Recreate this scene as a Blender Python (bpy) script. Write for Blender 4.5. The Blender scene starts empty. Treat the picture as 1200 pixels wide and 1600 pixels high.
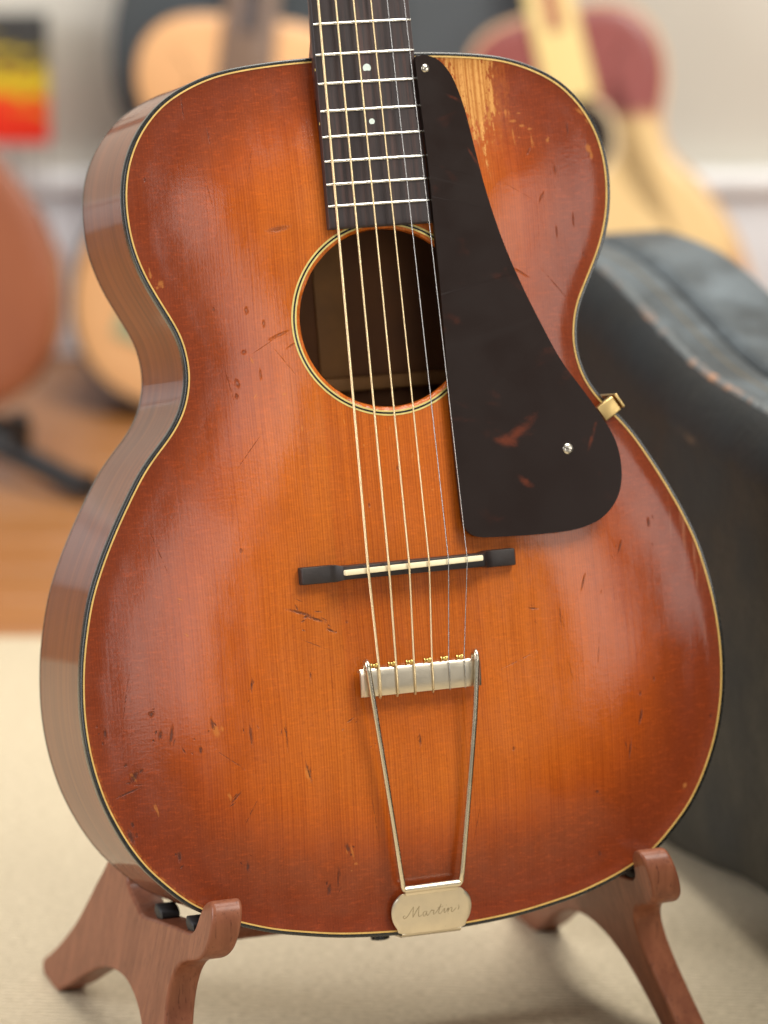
import bpy, bmesh, math, random
import numpy as np
from mathutils import Vector, Matrix, geometry

random.seed(7)
rng = np.random.default_rng(7)
scene = bpy.context.scene
C = scene.collection

# ------------------------------------------------------------------ frames
LEAN = math.radians(15.231)          # the guitar leans back in its stand
SADDLE_H = 0.305                     # height of the top's edge plane at the bridge above the floor
CL, SL = math.cos(LEAN), math.sin(LEAN)
# guitar frame (mm): x across, y along the neck, z out of the soundboard; origin under the saddle
GM = Matrix(((1, 0, 0, 0), (0, SL, -CL, 0), (0, CL, SL, SADDLE_H), (0, 0, 0, 1)))
CAM_R = Matrix(((0.9510, 0.0858, -0.2970), (-0.0812, 0.9963, 0.0278), (0.2983, -0.0024, 0.9545)))
CAM_C = Vector((-659.8, 90.7, 2096.1)) / 1000

# ------------------------------------------------------------------ camera
cam_d = bpy.data.cameras.new('Camera')
cam = bpy.data.objects.new('Camera', cam_d); C.objects.link(cam)
rot = GM.to_3x3() @ CAM_R
cam.matrix_world = Matrix.Translation(GM @ CAM_C) @ rot.to_4x4()
cam_d.sensor_fit = 'VERTICAL'; cam_d.sensor_height = 36.0
cam_d.lens = 36.0 * 6106.0 / 1600.0
cam_d.clip_start = 0.05; cam_d.clip_end = 50
cam_d.dof.use_dof = True
cam_d.dof.focus_distance = 2.165
cam_d.dof.aperture_fstop = 3.9
cam_d.dof.aperture_blades = 0
scene.camera = cam
CAMP = GM @ CAM_C

# room frame: h = camera heading on the floor, r = right of it
fw = -(rot.col[2]); HD = Vector((fw.x, fw.y, 0)).normalized(); RT = Vector((HD.y, -HD.x, 0))
def RM(r, d, z=0.0):
    return Vector((CAMP.x, CAMP.y, 0)) + RT * r + HD * d + Vector((0, 0, z))
YAW = math.atan2(RT.y, RT.x)

# ------------------------------------------------------------------ light
world = bpy.data.worlds.new('World'); scene.world = world; world.use_nodes = True
bg = world.node_tree.nodes['Background']
bg.inputs[0].default_value = (1.0, 0.965, 0.92, 1); bg.inputs[1].default_value = 0.29

def area_light(name, r, d, z, tr, td, tz, w, h, power, col):
    l = bpy.data.lights.new(name, 'AREA'); l.shape = 'RECTANGLE'; l.size = w; l.size_y = h
    l.energy = power; l.color = col
    o = bpy.data.objects.new(name, l); C.objects.link(o)
    p = RM(r, d, z); t = RM(tr, td, tz)
    o.location = p; o.rotation_euler = (t - p).to_track_quat('-Z', 'Y').to_euler()
    return o
area_light('window_light_high', 1.25, 1.25, 2.6, 0.0, 2.15, 0.4, 1.1, 1.1, 66, (1.0, 0.96, 0.88))
area_light('window_light_behind', 0.62, -1.7, 1.55, 0.0, 2.1, 0.4, 0.75, 1.5, 17, (1.0, 0.97, 0.93))
area_light('window_light_right', 2.05, 0.62, 0.92, 0.0, 2.2, 0.4, 0.6, 0.8, 7.5, (1.0, 0.96, 0.90))
area_light('window_light_left', -2.1, 1.7, 1.1, 0.0, 2.3, 0.3, 0.9, 1.2, 38, (0.97, 0.97, 1.0))
area_light('background_fill_light', 0.2, 2.6, 2.6, 0.2, 3.0, 0.0, 1.4, 1.4, 64, (1.0, 0.975, 0.93))  # added overhead fill that brightens the wall and carpet

scene.view_settings.view_transform = 'Standard'
scene.view_settings.look = 'None'
scene.view_settings.exposure = 0.0
scene.view_settings.gamma = 1.0
scene.view_settings.use_curve_mapping = False
scene.render.engine = 'CYCLES'
scene.cycles.use_denoising = True
scene.cycles.max_bounces = 8
scene.cycles.sample_clamp_indirect = 6

# ------------------------------------------------------------------ materials
def srgb(r, g, b):
    f = lambda c: (c / 255 / 12.92) if c / 255 <= 0.04045 else ((c / 255 + 0.055) / 1.055) ** 2.4
    return (f(r), f(g), f(b), 1)

class N:
    """small node-building helper"""
    def __init__(s, name):
        s.m = bpy.data.materials.new(name); s.m.use_nodes = True
        s.t = s.m.node_tree; s.b = s.t.nodes['Principled BSDF']
    def n(s, kind, **kw):
        x = s.t.nodes.new(kind)
        for k, v in kw.items(): setattr(x, k, v)
        return x
    def l(s, a, b): s.t.links.new(a, b)
    def put(s, sock, v):
        if hasattr(v, 'links') or isinstance(v, bpy.types.NodeSocket): s.l(v, sock)
        else: sock.default_value = v
    def math(s, op, a, b=0.0, c=0.0, clamp=False):
        x = s.n('ShaderNodeMath', operation=op, use_clamp=clamp)
        s.put(x.inputs[0], a); s.put(x.inputs[1], b)
        if op in ('MULTIPLY_ADD', 'WRAP', 'COMPARE', 'SMOOTH_MIN'): s.put(x.inputs[2], c)
        return x.outputs[0]
    def mapr(s, v, a, b, c=0.0, d=1.0, smooth=True):
        x = s.n('ShaderNodeMapRange'); x.interpolation_type = 'SMOOTHSTEP' if smooth else 'LINEAR'
        s.put(x.inputs[0], v)
        for i, q in enumerate((a, b, c, d)): s.put(x.inputs[i + 1], q)
        return x.outputs[0]
    def mix(s, f, a, b, blend='MIX'):
        x = s.n('ShaderNodeMix', data_type='RGBA', blend_type=blend)
        s.put(x.inputs[0], f); s.put(x.inputs[6], a); s.put(x.inputs[7], b)
        return x.outputs[2]
    def noise(s, vec, scale, detail=3.0, rough=0.55, dist=0.0):
        x = s.n('ShaderNodeTexNoise')
        s.l(vec, x.inputs['Vector']); x.inputs['Scale'].default_value = scale
        x.inputs['Detail'].default_value = detail; x.inputs['Roughness'].default_value = rough
        x.inputs['Distortion'].default_value = dist
        return x.outputs['Fac']
    def mapping(s, vec, loc=(0, 0, 0), rot=(0, 0, 0), scale=(1, 1, 1), kind='POINT'):
        x = s.n('ShaderNodeMapping', vector_type=kind)
        s.l(vec, x.inputs['Vector'])
        x.inputs['Location'].default_value = loc; x.inputs['Rotation'].default_value = rot; x.inputs['Scale'].default_value = scale
        return x.outputs[0]
    def obj(s): return s.n('ShaderNodeTexCoord').outputs['Object']
    def ramp(s, v, stops):
        x = s.n('ShaderNodeValToRGB'); s.l(v, x.inputs[0]); e = x.color_ramp.elements
        while len(e) < len(stops): e.new(0.5)
        for i, (p, c) in enumerate(stops): e[i].position = p; e[i].color = c
        return x.outputs[0]
    def bump(s, h, strength, dist, normal=None):
        x = s.n('ShaderNodeBump'); x.inputs['Strength'].default_value = strength; x.inputs['Distance'].default_value = dist
        s.l(h, x.inputs['Height'])
        if normal is not None: s.l(normal, x.inputs['Normal'])
        return x.outputs[0]
    def set(s, **kw):
        names = dict(col='Base Color', rough='Roughness', metal='Metallic', coat='Coat Weight', coatr='Coat Roughness', spec='Specular IOR Level', normal='Normal', coatn='Coat Normal')
        for k, v in kw.items(): s.put(s.b.inputs[names[k]], v)
        return s.m

def plain(name, col, rough=0.5, metal=0.0, var=0.12, vs=60.0, coat=0.0, bump=0.0, spec=0.5):
    q = N(name); v = q.obj()
    f = q.noise(v, vs, 4)
    dark = tuple(c * (1 - var * 1.6) for c in col[:3]) + (1,); lite = tuple(min(1, c * (1 + var)) for c in col[:3]) + (1,)
    q.set(col=q.mix(f, dark, lite), rough=q.mapr(f, 0.2, 0.8, max(0.02, rough - 0.06), min(1, rough + 0.08)), metal=metal, coat=coat, spec=spec)
    if coat: q.set(coatr=0.12)
    if bump: q.set(normal=q.bump(f, 0.5, bump))
    return q.m

# places where the lacquer is chipped to pale wood, and dark dents: (x, y, half width, half length, angle) in mm
CHIPS = [(87, 244, 2.2, 0.9, 0), (92, 241, 1.8, 0.8, 0), (96.5, 239, 1.0, 0.8, 0), (83, 249, 0.8, 2.6, 0), (86, 236, 0.5, 4.2, 0), (97, 232, 0.5, 4, 0), (107, 232, 1.1, 1.2, 0),
                  (129, 247, 3.6, 1.1, -38), (133, 241, 2.0, 0.8, -45), (132, 226, 1.6, 2.8, 15), (133.5, 222, 1.0, 2.2, 0),
                  (-131, 171.5, 0.8, 2.6, 6), (-125.4, 166.2, 1.7, 1.9, 0), (-127.5, 164.0, 0.8, 0.9, 0), (-114, 122, 0.5, 0.5, 0), (-78, 120, 0.5, 2.2, 20), (-62, 100, 1.0, 0.7, 0), (-54, 80, 0.5, 2.0, 0),
                  (-152.7, -122.9, 0.7, 3.6, 12), (-112.2, -119.5, 0.8, 2.3, 10), (-117.4, -82.5, 1.9, 3.6, 14), (-67.8, -111.5, 1.3, 4.0, 14), (-164, -104, 0.5, 3.2, 25),
                  (-131, -8, 2.0, 0.5, -25), (-129, -28, 1.8, 0.4, -30), (-78, 100, 0.4, 1.8, -35), (-30, 82, 0.4, 2.0, 10), (-12, 74, 0.5, 2.4, 8), (-4, 76, 0.4, 2.0, -6), (8, 60, 0.4, 1.6, 0), (-20, 68, 0.5, 0.8, 0), (18, 40, 0.6, 0.6, 0),
                  (-44, -158, 0.7, 4.2, 12), (-42, -165, 1.2, 0.8, 0), (160, -143, 1.2, 1.9, -30)]
DINGS = [(-57.9, 191.5, 5.0, 1.6, 8), (-65, -21.5, 6.0, 0.9, -20), (-56, -26, 4.5, 0.8, -22), (-61, -24, 2.0, 0.8, 20), (-48, -33, 2.4, 0.7, -30), (-95.6, -58.9, 0.7, 3.0, -8), (-98.3, -86.4, 0.9, 4.6, 2), (-78.2, -89.2, 0.4, 6.4, 0),
                  (-61.7, -56.9, 0.5, 1.6, 0), (-126.7, -92, 1.0, 1.8, 0), (-142, -82.6, 0.9, 4.4, -12), (-148, -82, 1.0, 2.2, -10), (-163.7, -103.3, 1.6, 3.2, -35), (-46.6, -155.4, 1.2, 2.4, 25), (-168.4, -136.4, 1.5, 3.4, 15),
                  (-109, -120.5, 3.6, 0.6, 45), (-168, -112, 6, 0.6, 18), (-52.6, -172, 0.5, 5.4, -4), (-137, 166, 0.8, 1.2, 0), (-67.0, -110.5, 0.7, 4.8, 14), (-119.2, -78.5, 1.0, 2.8, 10), (-178, -78, 0.9, 2.2, 0), (-152, -70, 1.2, 1.2, 0),
                  (-40, 150, 0.9, 4.0, 0), (-79, 148, 1.0, 1.6, 0), (-62, 133, 4.6, 0.9, 20), (-55, 127, 3.0, 0.6, 28), (-82, 125, 1.0, 1.0, 0), (-87, 108, 1.2, 2.0, 10), (-88, 101, 0.9, 1.2, 0), (-70, 140, 0.8, 1.6, 0), (-74, 112, 0.6, 2.4, 0),
                  (-26, -93, 0.6, 2.0, 0), (-23, -101, 0.5, 1.8, 0), (-41, -84, 1.8, 0.5, 30), (-1, -99, 0.6, 2.6, 0), (-58, -178, 1.2, 2.4, -10), (-104, -160, 0.8, 2.4, 0), (-142, -150, 1.2, 2.2, 0),
                  (88, -38, 0.4, 4.6, 0), (72, -32, 2.6, 0.5, -10), (104, -20, 0.5, 4, -20), (130, -2, 0.7, 3.4, -25), (134, -100, 0.9, 3.6, -15), (126, -118, 0.6, 4.2, -10), (104, -140, 0.8, 0.8, 0), (150, 10, 0.8, 2.0, 0),
                  (110, 215, 0.7, 2.0, 0), (120, 238, 0.8, 3.0, 0), (100, 200, 0.7, 2.4, -30), (94, 226, 0.6, 2.0, -30), (108, 180, 0.5, 2.4, 0), (119, 186, 0.5, 3.0, 0), (84, 158, 3.8, 0.6, -32), (-97, 150, 0.7, 1.0, 0), (124, 166, 0.6, 1.2, 0), (-105, 262, 0.4, 4.4, 4), (-92, 246, 0.4, 3.2, 4)]

_rs = np.random.default_rng(11)
_sat = []
for (cx, cy, rx, ry, a) in DINGS:
    for k in range(0 if cy > 90 else 2):
        _sat.append((cx + _rs.normal(0, 3.0), cy + _rs.normal(0, 5.0), rx * _rs.uniform(0.25, 0.5), ry * _rs.uniform(0.2, 0.5), a + _rs.normal(0, 25)))
DINGS = [(cx, cy, max(0.28, rx * 0.8) if rx < ry else rx, max(0.28, ry * 0.8) if ry < rx else ry, a) for (cx, cy, rx, ry, a) in DINGS] + _sat
CHIPS = [(cx, cy, rx * 0.85, ry * 0.85, a) for (cx, cy, rx, ry, a) in CHIPS] + [(cx + _rs.normal(0, 2.2), cy + _rs.normal(0, 3), rx * 0.4, ry * 0.4, a) for (cx, cy, rx, ry, a) in CHIPS]
DINGS += [(-112, -98, 0.16, 13, 52), (-60, 118, 0.16, 9, 35), (-70, 128, 0.15, 7, -60), (-92, 110, 0.15, 9, 12), (-58, -40, 0.15, 8, 65), (-100, -128, 0.15, 12, -30), (62, -60, 0.14, 10, -70), (92, -70, 0.14, 8, 10), (-140, 20, 0.15, 11, 18),
          (110, -60, 0.14, 12, -8), (-95, 215, 0.14, 8, 10), (-70, 230, 0.14, 10, -14), (105, 150, 0.15, 9, 40), (-30, -140, 0.14, 11, 8), (30, -150, 0.14, 9, -12), (-4, -130, 0.13, 16, 1), (-2, -112, 0.13, 14, -1), (-165, -60, 0.15, 10, -12), (84, 205, 0.15, 8, 60), (-84, 70, 0.14, 9, -40)]

# soundboard: aged sunburst over fine vertical spruce grain, play wear and dings
def soundboard_material():
    q = N('sunburst_spruce'); v = q.obj()          # object space, metres, same axes as the guitar frame (origin at the tail)
    sep = q.n('ShaderNodeSeparateXYZ'); q.l(v, sep.inputs[0]); X, Y = sep.outputs[0], sep.outputs[1]
    at = q.n('ShaderNodeAttribute', attribute_name='edge'); edge = at.outputs['Fac']       # mm from the edge
    at2 = q.n('ShaderNodeAttribute', attribute_name='burst'); burst = at2.outputs['Fac']   # 0 edge .. 1 middle of the burst
    cloud = q.noise(q.mapping(v, scale=(9, 6, 9)), 1.0, 3, 0.5)
    b = q.math('ADD', burst, q.math('MULTIPLY', q.math('SUBTRACT', cloud, 0.5), 0.30))
    base = q.ramp(b, [(0.0, srgb(122, 52, 23)), (0.20, srgb(138, 61, 22)), (0.42, srgb(163, 74, 20)), (0.68, srgb(184, 91, 23)), (1.0, srgb(194, 105, 32))])
    # fine grain: vertical lines about 1.3 mm apart, weaker in the opaque edge colour
    wob = q.noise(q.mapping(v, scale=(14, 5, 1)), 1.0, 2)
    gx = q.math('ADD', q.math('MULTIPLY', X, 1.0), q.math('MULTIPLY', wob, 0.006))
    cmb = q.n('ShaderNodeCombineXYZ'); q.l(gx, cmb.inputs[0]); q.l(q.math('MULTIPLY', Y, 0.012), cmb.inputs[1])
    g1 = q.noise(cmb.outputs[0], 720, 2, 0.6)
    w = q.n('ShaderNodeTexWave', wave_type='BANDS', bands_direction='X', wave_profile='SAW'); q.l(cmb.outputs[0], w.inputs['Vector'])
    w.inputs['Scale'].default_value = 205; w.inputs['Distortion'].default_value = 1.1; w.inputs['Detail'].default_value = 2; w.inputs['Detail Scale'].default_value = 0.8
    grain = q.math('ADD', q.math('MULTIPLY', g1, 0.7), q.math('MULTIPLY', w.outputs['Fac'], 0.3))
    gstr = q.mapr(b, 0.05, 0.6, 0.30, 0.62)
    gm = q.math('MULTIPLY', q.mapr(grain, 0.36, 0.72), gstr)
    col = q.mix(gm, base, q.mix(1.0, base, (0.60, 0.47, 0.36, 1), 'MULTIPLY'))
    # redder strip down the middle, ending at the glued joint on the bass side
    mid = q.math('MULTIPLY', q.mapr(X, -0.0425, -0.0405), q.math('MULTIPLY', q.mapr(X, 0.085, 0.02), q.math('MULTIPLY', q.mapr(Y, 0.06, 0.15), q.mapr(Y, 0.40, 0.30))))
    col = q.mix(q.math('MULTIPLY', mid, 0.42), col, q.mix(1.0, col, (0.98, 0.78, 0.62, 1), 'MULTIPLY'))
    # patchy fade of the stain
    patch = q.noise(q.mapping(v, scale=(11, 8, 1), loc=(0.4, 0.1, 0)), 1.0, 3, 0.6)
    col = q.mix(q.math('MULTIPLY', q.mapr(patch, 0.42, 0.66), 0.38), col, q.mix(1.0, col, (0.80, 0.71, 0.62, 1), 'MULTIPLY'))
    # broad board-to-board tone and cross silk
    broad = q.noise(q.mapping(v, scale=(45, 1.2, 1)), 1.0, 2)
    col = q.mix(q.math('MULTIPLY', q.mapr(broad, 0.35, 0.65), 0.20), col, q.mix(1.0, col, (0.74, 0.66, 0.58, 1), 'MULTIPLY'))
    silk = q.noise(q.mapping(v, scale=(130, 620, 1)), 1.0, 3, 0.6, 0.6)
    silkm = q.math('MULTIPLY', q.mapr(silk, 0.50, 0.68), q.mapr(b, 0.05, 0.6, 0.60, 0.28))
    col = q.mix(silkm, col, q.mix(1.0, col, (1.45, 1.4, 1.3, 1), 'MULTIPLY'))
    mott = q.noise(q.mapping(v, scale=(420, 420, 1)), 1.0, 3, 0.7)
    col = q.mix(q.math('MULTIPLY', q.mapr(mott, 0.5, 0.72), 0.42), col, q.mix(1.0, col, (0.64, 0.58, 0.54, 1), 'MULTIPLY'))
    spk = q.noise(q.mapping(v, scale=(900, 700, 1)), 1.0, 2, 0.6)
    col = q.mix(q.math('MULTIPLY', q.mapr(spk, 0.56, 0.70), q.mapr(b, 0.5, 0.1, 0.16, 0.55)), col, q.mix(1.0, col, (1.55, 1.5, 1.4, 1), 'MULTIPLY'))
    stain = q.noise(q.mapping(v, scale=(22, 15, 1)), 1.0, 4, 0.62)
    col = q.mix(q.math('MULTIPLY', q.mapr(stain, 0.52, 0.72), 0.30), col, q.mix(1.0, col, (0.72, 0.63, 0.55, 1), 'MULTIPLY'))
    scr = None
    for ang, sc_x, sc_y, sd in ((0.25, 700, 20, 3.1), (-0.6, 620, 26, 7.7), (1.25, 560, 30, 1.9)):
        t_ = q.noise(q.mapping(v, loc=(sd, sd * 0.7, 0), rot=(0, 0, ang), scale=(sc_x, sc_y, 1)), 1.0, 1.5, 0.5)
        m_ = q.math('MULTIPLY', q.mapr(t_, 0.735, 0.76), q.mapr(q.noise(q.mapping(v, loc=(sd, 0, 0), scale=(30, 22, 1)), 1.0, 2), 0.5, 0.62))
        scr = m_ if scr is None else q.math('MAXIMUM', scr, m_)
    col = q.mix(q.math('MULTIPLY', scr, 0.5), col, q.mix(1.0, col, (0.55, 0.46, 0.45, 1), 'MULTIPLY'))
    # bare spruce by the neck on the treble side, streaked along the grain
    TY = 0.208
    stk = q.noise(q.mapping(v, scale=(300, 30, 1)), 1.0, 4, 0.7)
    fine = q.noise(q.mapping(v, scale=(620, 260, 1)), 1.0, 4, 0.7)
    right = q.math('MULTIPLY', q.math('SUBTRACT', 0.0775, X), 90.0)
    # lower limit of the patch: a slanted line that follows the guard's edge with a tail near x = 68 mm
    tail = q.math('MULTIPLY', q.math('ABSOLUTE', q.math('SUBTRACT', X, 0.0665)), 2.6)
    low = q.math('MULTIPLY', q.math('SUBTRACT', q.math('SUBTRACT', Y, TY + 0.227), tail), 26.0)
    lim = q.math('MINIMUM', right, low)
    field = q.math('ADD', lim, q.math('ADD', q.math('MULTIPLY', q.math('SUBTRACT', stk, 0.5), 2.6), q.math('MULTIPLY', q.math('SUBTRACT', fine, 0.5), 2.4)))
    bare = q.math('MULTIPLY', q.mapr(field, 0.0, 0.18), q.math('GREATER_THAN', X, 0.035))
    bare = q.math('MULTIPLY', bare, q.mapr(q.math('SUBTRACT', Y, TY), 0.200, 0.212))
    spr = q.mix(q.mapr(q.noise(q.mapping(v, scale=(640, 6, 1)), 1.0, 2), 0.35, 0.7), srgb(208, 152, 86), srgb(160, 98, 42))
    halo = q.math('MULTIPLY', q.math('MULTIPLY', q.mapr(field, -1.1, 0.2), 0.45), q.math('MULTIPLY', q.math('GREATER_THAN', X, 0.035), q.mapr(q.math('SUBTRACT', Y, TY), 0.200, 0.225)))
    col = q.mix(halo, col, srgb(172, 92, 34))
    spr = q.mix(q.math('MULTIPLY', q.mapr(fine, 0.5, 0.68), 0.55), spr, srgb(150, 84, 36))
    spr = q.mix(q.math('MULTIPLY', q.mapr(q.noise(q.mapping(v, scale=(90, 60, 1)), 1.0, 3), 0.5, 0.7), 0.35), spr, srgb(168, 104, 48))
    col = q.mix(bare, col, spr)
    # scattered flecks of bare wood to the right of the patch and at the shoulder
    def wear(attr, noise_scale, amp, soft=0.25):
        nz = q.noise(q.mapping(v, scale=(noise_scale, noise_scale * 0.45, 1)), 1.0, 3, 0.7)
        a = q.n('ShaderNodeAttribute', attribute_name=attr)
        d = q.math('ADD', a.outputs['Fac'], q.math('MULTIPLY', q.math('SUBTRACT', nz, 0.5), amp))
        return q.mapr(d, 1.0 + soft, 1.0 - soft)
    pale = wear('chip', 1300, 2.0, 0.5)
    dark = wear('ding', 1400, 2.0, 0.6)
    speck_v = q.n('ShaderNodeTexVoronoi', feature='F1'); q.l(q.mapping(v, scale=(1, 0.6, 1)), speck_v.inputs['Vector']); speck_v.inputs['Scale'].default_value = 55
    wnz = q.n('ShaderNodeSeparateColor'); q.l(speck_v.outputs['Color'], wnz.inputs[0])
    speck = q.math('MULTIPLY', q.mapr(speck_v.outputs['Distance'], 0.055, 0.03), q.math('GREATER_THAN', wnz.outputs[0], 0.62))
    dark = q.math('MAXIMUM', q.math('MULTIPLY', q.math('MULTIPLY', dark, 0.80), q.mapr(Y, 0.28, 0.33, 1.0, 0.62)), q.math('MULTIPLY', speck, 0.55))
    col = q.mix(q.math('MULTIPLY', pale, 0.36), col, srgb(206, 140, 74))
    col = q.mix(q.math('MULTIPLY', dark, q.mapr(spk, 0.35, 0.6, 0.65, 1.0)), col, srgb(56, 33, 28))
    # rubbed lighter streaks along the lower treble edge
    rub = q.noise(q.mapping(v, scale=(260, 14, 1)), 1.0, 3, 0.7)
    rubm = q.math('MULTIPLY', q.mapr(rub, 0.54, 0.66), q.math('MULTIPLY', q.mapr(edge, 17, 9), q.math('MULTIPLY', q.mapr(X, 0.150, 0.168), q.math('MULTIPLY', q.mapr(Y, 0.115, 0.15), q.mapr(Y, 0.245, 0.21)))))
    col = q.mix(q.math('MULTIPLY', rubm, 0.6), col, srgb(168, 112, 84))
    # yellowed wear just inside the binding at the lower bass edge
    ew = q.math('MULTIPLY', q.mapr(edge, 4.6, 3.4), q.math('MULTIPLY', q.mapr(X, -0.11, -0.14), q.mapr(Y, 0.15, 0.10)))
    col = q.mix(q.math('MULTIPLY', q.math('MULTIPLY', ew, 0.6), q.mapr(mott, 0.4, 0.6)), col, srgb(176, 100, 40))
    # gloss: lacquer worn uneven, dull on bare wood
    rn = q.noise(q.mapping(v, scale=(70, 40, 1)), 1.0, 4, 0.6)
    dull = q.math('MAXIMUM', bare, q.math('MULTIPLY', pale, 0.7))
    coatw = q.math('MULTIPLY', q.math('SUBTRACT', 1.0, dull), q.mapr(rn, 0.3, 0.7, 0.42, 0.70))
    hb = q.math('ADD', q.math('MULTIPLY', grain, 0.30), q.math('ADD', q.math('MULTIPLY', silk, 0.25), q.math('MULTIPLY', mott, 0.35)))
    hb = q.math('SUBTRACT', hb, q.math('MULTIPLY', dark, 2.5))
    nrm = q.bump(hb, 0.6, 0.00024)
    wave = q.noise(q.mapping(v, scale=(16, 9, 1)), 1.0, 2)
    nrm2 = q.bump(wave, 0.5, 0.0012, nrm)
    q.set(col=col, rough=0.5, coat=coatw, coatr=q.mapr(rn, 0.3, 0.7, 0.10, 0.22), normal=nrm2, coatn=nrm2, spec=0.08)
    return q.m

def mahogany(name, light, dark, coat=0.75, scale=1.0, coatr=0.10, uv=True, gs=(10, 340, 200), wavy=0.0008):
    q = N(name)
    tc = q.n('ShaderNodeTexCoord'); v = tc.outputs['UV'] if uv else tc.outputs['Object']
    lines = q.noise(q.mapping(v, scale=tuple(k * scale for k in gs)), 1.0, 3, 0.6, 0.3)
    pores = q.noise(q.mapping(v, scale=tuple(k * 3.6 * scale for k in gs)), 1.0, 2, 0.6)
    broad = q.noise(q.mapping(v, scale=(7 * scale, 26 * scale, 20 * scale)), 1.0, 3)
    col = q.mix(q.mapr(lines, 0.3, 0.7), dark, light)
    col = q.mix(q.math('MULTIPLY', q.mapr(broad, 0.35, 0.7), 0.45), col, q.mix(1.0, col, (0.62, 0.55, 0.5, 1), 'MULTIPLY'))
    col = q.mix(q.math('MULTIPLY', q.mapr(pores, 0.58, 0.7), 0.55), col, q.mix(1.0, col, (0.35, 0.3, 0.28, 1), 'MULTIPLY'))
    n1 = q.bump(q.math('SUBTRACT', lines, q.math('MULTIPLY', pores, 0.6)), 0.3, 0.00015)
    n2 = q.bump(broad, 0.4, wavy, n1)
    q.set(col=col, rough=0.5, coat=coat, coatr=coatr, normal=n2, coatn=q.bump(broad, 0.4, wavy), spec=0.12)
    return q.m

def tortoise():
    q = N('tortoise_celluloid'); v = q.obj()
    sw = q.noise(q.mapping(v, scale=(16, 30, 10), rot=(0, 0, 0.7)), 1.0, 3, 0.55, 2.2)
    f2 = q.noise(q.mapping(v, scale=(55, 90, 10), rot=(0, 0, 0.5)), 1.0, 3, 0.6, 1.5)
    m = q.math('MULTIPLY', q.mapr(sw, 0.60, 0.72), q.mapr(f2, 0.35, 0.65))
    # one bright swirl low on the guard and a few at its rim
    cur = None
    for (cx, cy, rx, ry, a) in ((70, 69, 9.5, 2.4, 36), (62, 64, 6.0, 2.8, -8), (113, 62, 1.0, 6, -22), (52, 256, 6, 0.8, -28), (58, 222, 7, 0.7, -62), (71, 40, 4, 1.6, -40)):
        mv = q.mapping(v, loc=(cx / 1000, (cy + 208) / 1000, 0), rot=(0, 0, math.radians(a)), scale=(rx / 1000, ry / 1000, 100), kind='TEXTURE')
        ln = q.n('ShaderNodeVectorMath', operation='LENGTH'); q.l(mv, ln.inputs[0])
        cur = ln.outputs['Value'] if cur is None else q.math('MINIMUM', cur, ln.outputs['Value'])
    nz = q.noise(q.mapping(v, scale=(110, 150, 10)), 1.0, 3, 0.6, 1.0)
    s2 = q.mapr(q.math('ADD', cur, q.math('MULTIPLY', q.math('SUBTRACT', nz, 0.5), 1.8)), 1.7, 0.2)
    m = q.math('MAXIMUM', q.math('MULTIPLY', m, 0.22), q.math('MULTIPLY', s2, q.mapr(f2, 0.3, 0.65, 0.1, 0.9)))
    col = q.mix(m, srgb(30, 19, 15), srgb(98, 44, 24))
    rn = q.noise(v, 35, 4)
    sc = q.noise(v, 900, 2)
    q.set(col=col, rough=q.mapr(rn, 0.3, 0.7, 0.28, 0.42), normal=q.bump(sc, 0.10, 0.00004), spec=0.2)
    return q.m

def nickel(name, tint, rough=0.28):
    q = N(name); v = q.obj()
    f = q.noise(v, 140, 5, 0.65); g = q.noise(v, 1500, 2)
    st = q.noise(q.mapping(v, scale=(1, 1, 1)), 420, 3, 0.7)
    dk = tuple(c * 0.95 for c in tint[:3]) + (1,)
    col = q.mix(q.mapr(f, 0.35, 0.7), tint, dk)
    col = q.mix(q.math('MULTIPLY', q.mapr(st, 0.70, 0.76), 0.6), col, srgb(84, 72, 56))
    q.set(col=col, metal=1.0, rough=q.mapr(f, 0.3, 0.7, rough - 0.03, rough + 0.05), normal=q.bump(g, 0.03, 0.0001))
    return q.m

def brass_mat():
    return nickel('aged_brass', srgb(205, 176, 118), 0.34)

def wound_string(name, col, pitch):
    q = N(name); tc = q.n('ShaderNodeTexCoord').outputs['UV']
    w = q.n('ShaderNodeTexWave', wave_type='BANDS', bands_direction='X'); q.l(tc, w.inputs['Vector']); w.inputs['Scale'].default_value = pitch
    dk = tuple(c * 0.55 for c in col[:3]) + (1,)
    q.set(col=q.mix(w.outputs['Fac'], dk, col), metal=0.75, rough=0.32, normal=q.bump(w.outputs['Fac'], 0.5, 0.0001))
    return q.m

MAT = {}
MAT['top'] = soundboard_material()
MAT['ribs'] = mahogany('mahogany_ribs', srgb(116, 60, 26), srgb(94, 45, 18), 0.58, 1.0, 0.06, True, (4, 110, 200), 0.0002)
MAT['inside'] = plain('raw_mahogany_inside', srgb(146, 96, 58), 0.7, 0, 0.25, 40)
MAT['brace'] = plain('raw_spruce_brace', srgb(196, 140, 84), 0.7, 0, 0.2, 60)
MAT['black'] = plain('black_binding', srgb(26, 27, 26), 0.25, 0, 0.3, 300, coat=0.4)
MAT['cream'] = plain('yellowed_purfling', srgb(214, 176, 98), 0.4, 0, 0.22, 120)
MAT['ringcream'] = plain('ivory_ring_inlay', srgb(214, 196, 118), 0.4, 0, 0.15, 500)
MAT['guard'] = tortoise()
MAT['nickel'] = nickel('tarnished_nickel', srgb(212, 202, 182), 0.32)
MAT['nickel_rod'] = nickel('nickel_rod', srgb(214, 204, 182), 0.24)
MAT['fret'] = nickel('fret_wire', srgb(228, 226, 218), 0.22)
MAT['brass'] = brass_mat()
MAT['ballbrass'] = nickel('ball_end_brass', srgb(214, 184, 108), 0.2)
MAT['bone'] = plain('bone_saddle', srgb(240, 228, 190), 0.4, 0, 0.06, 200)
MAT['pearl'] = plain('pearl_dot', srgb(214, 228, 220), 0.25, 0, 0.1, 900)
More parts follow.
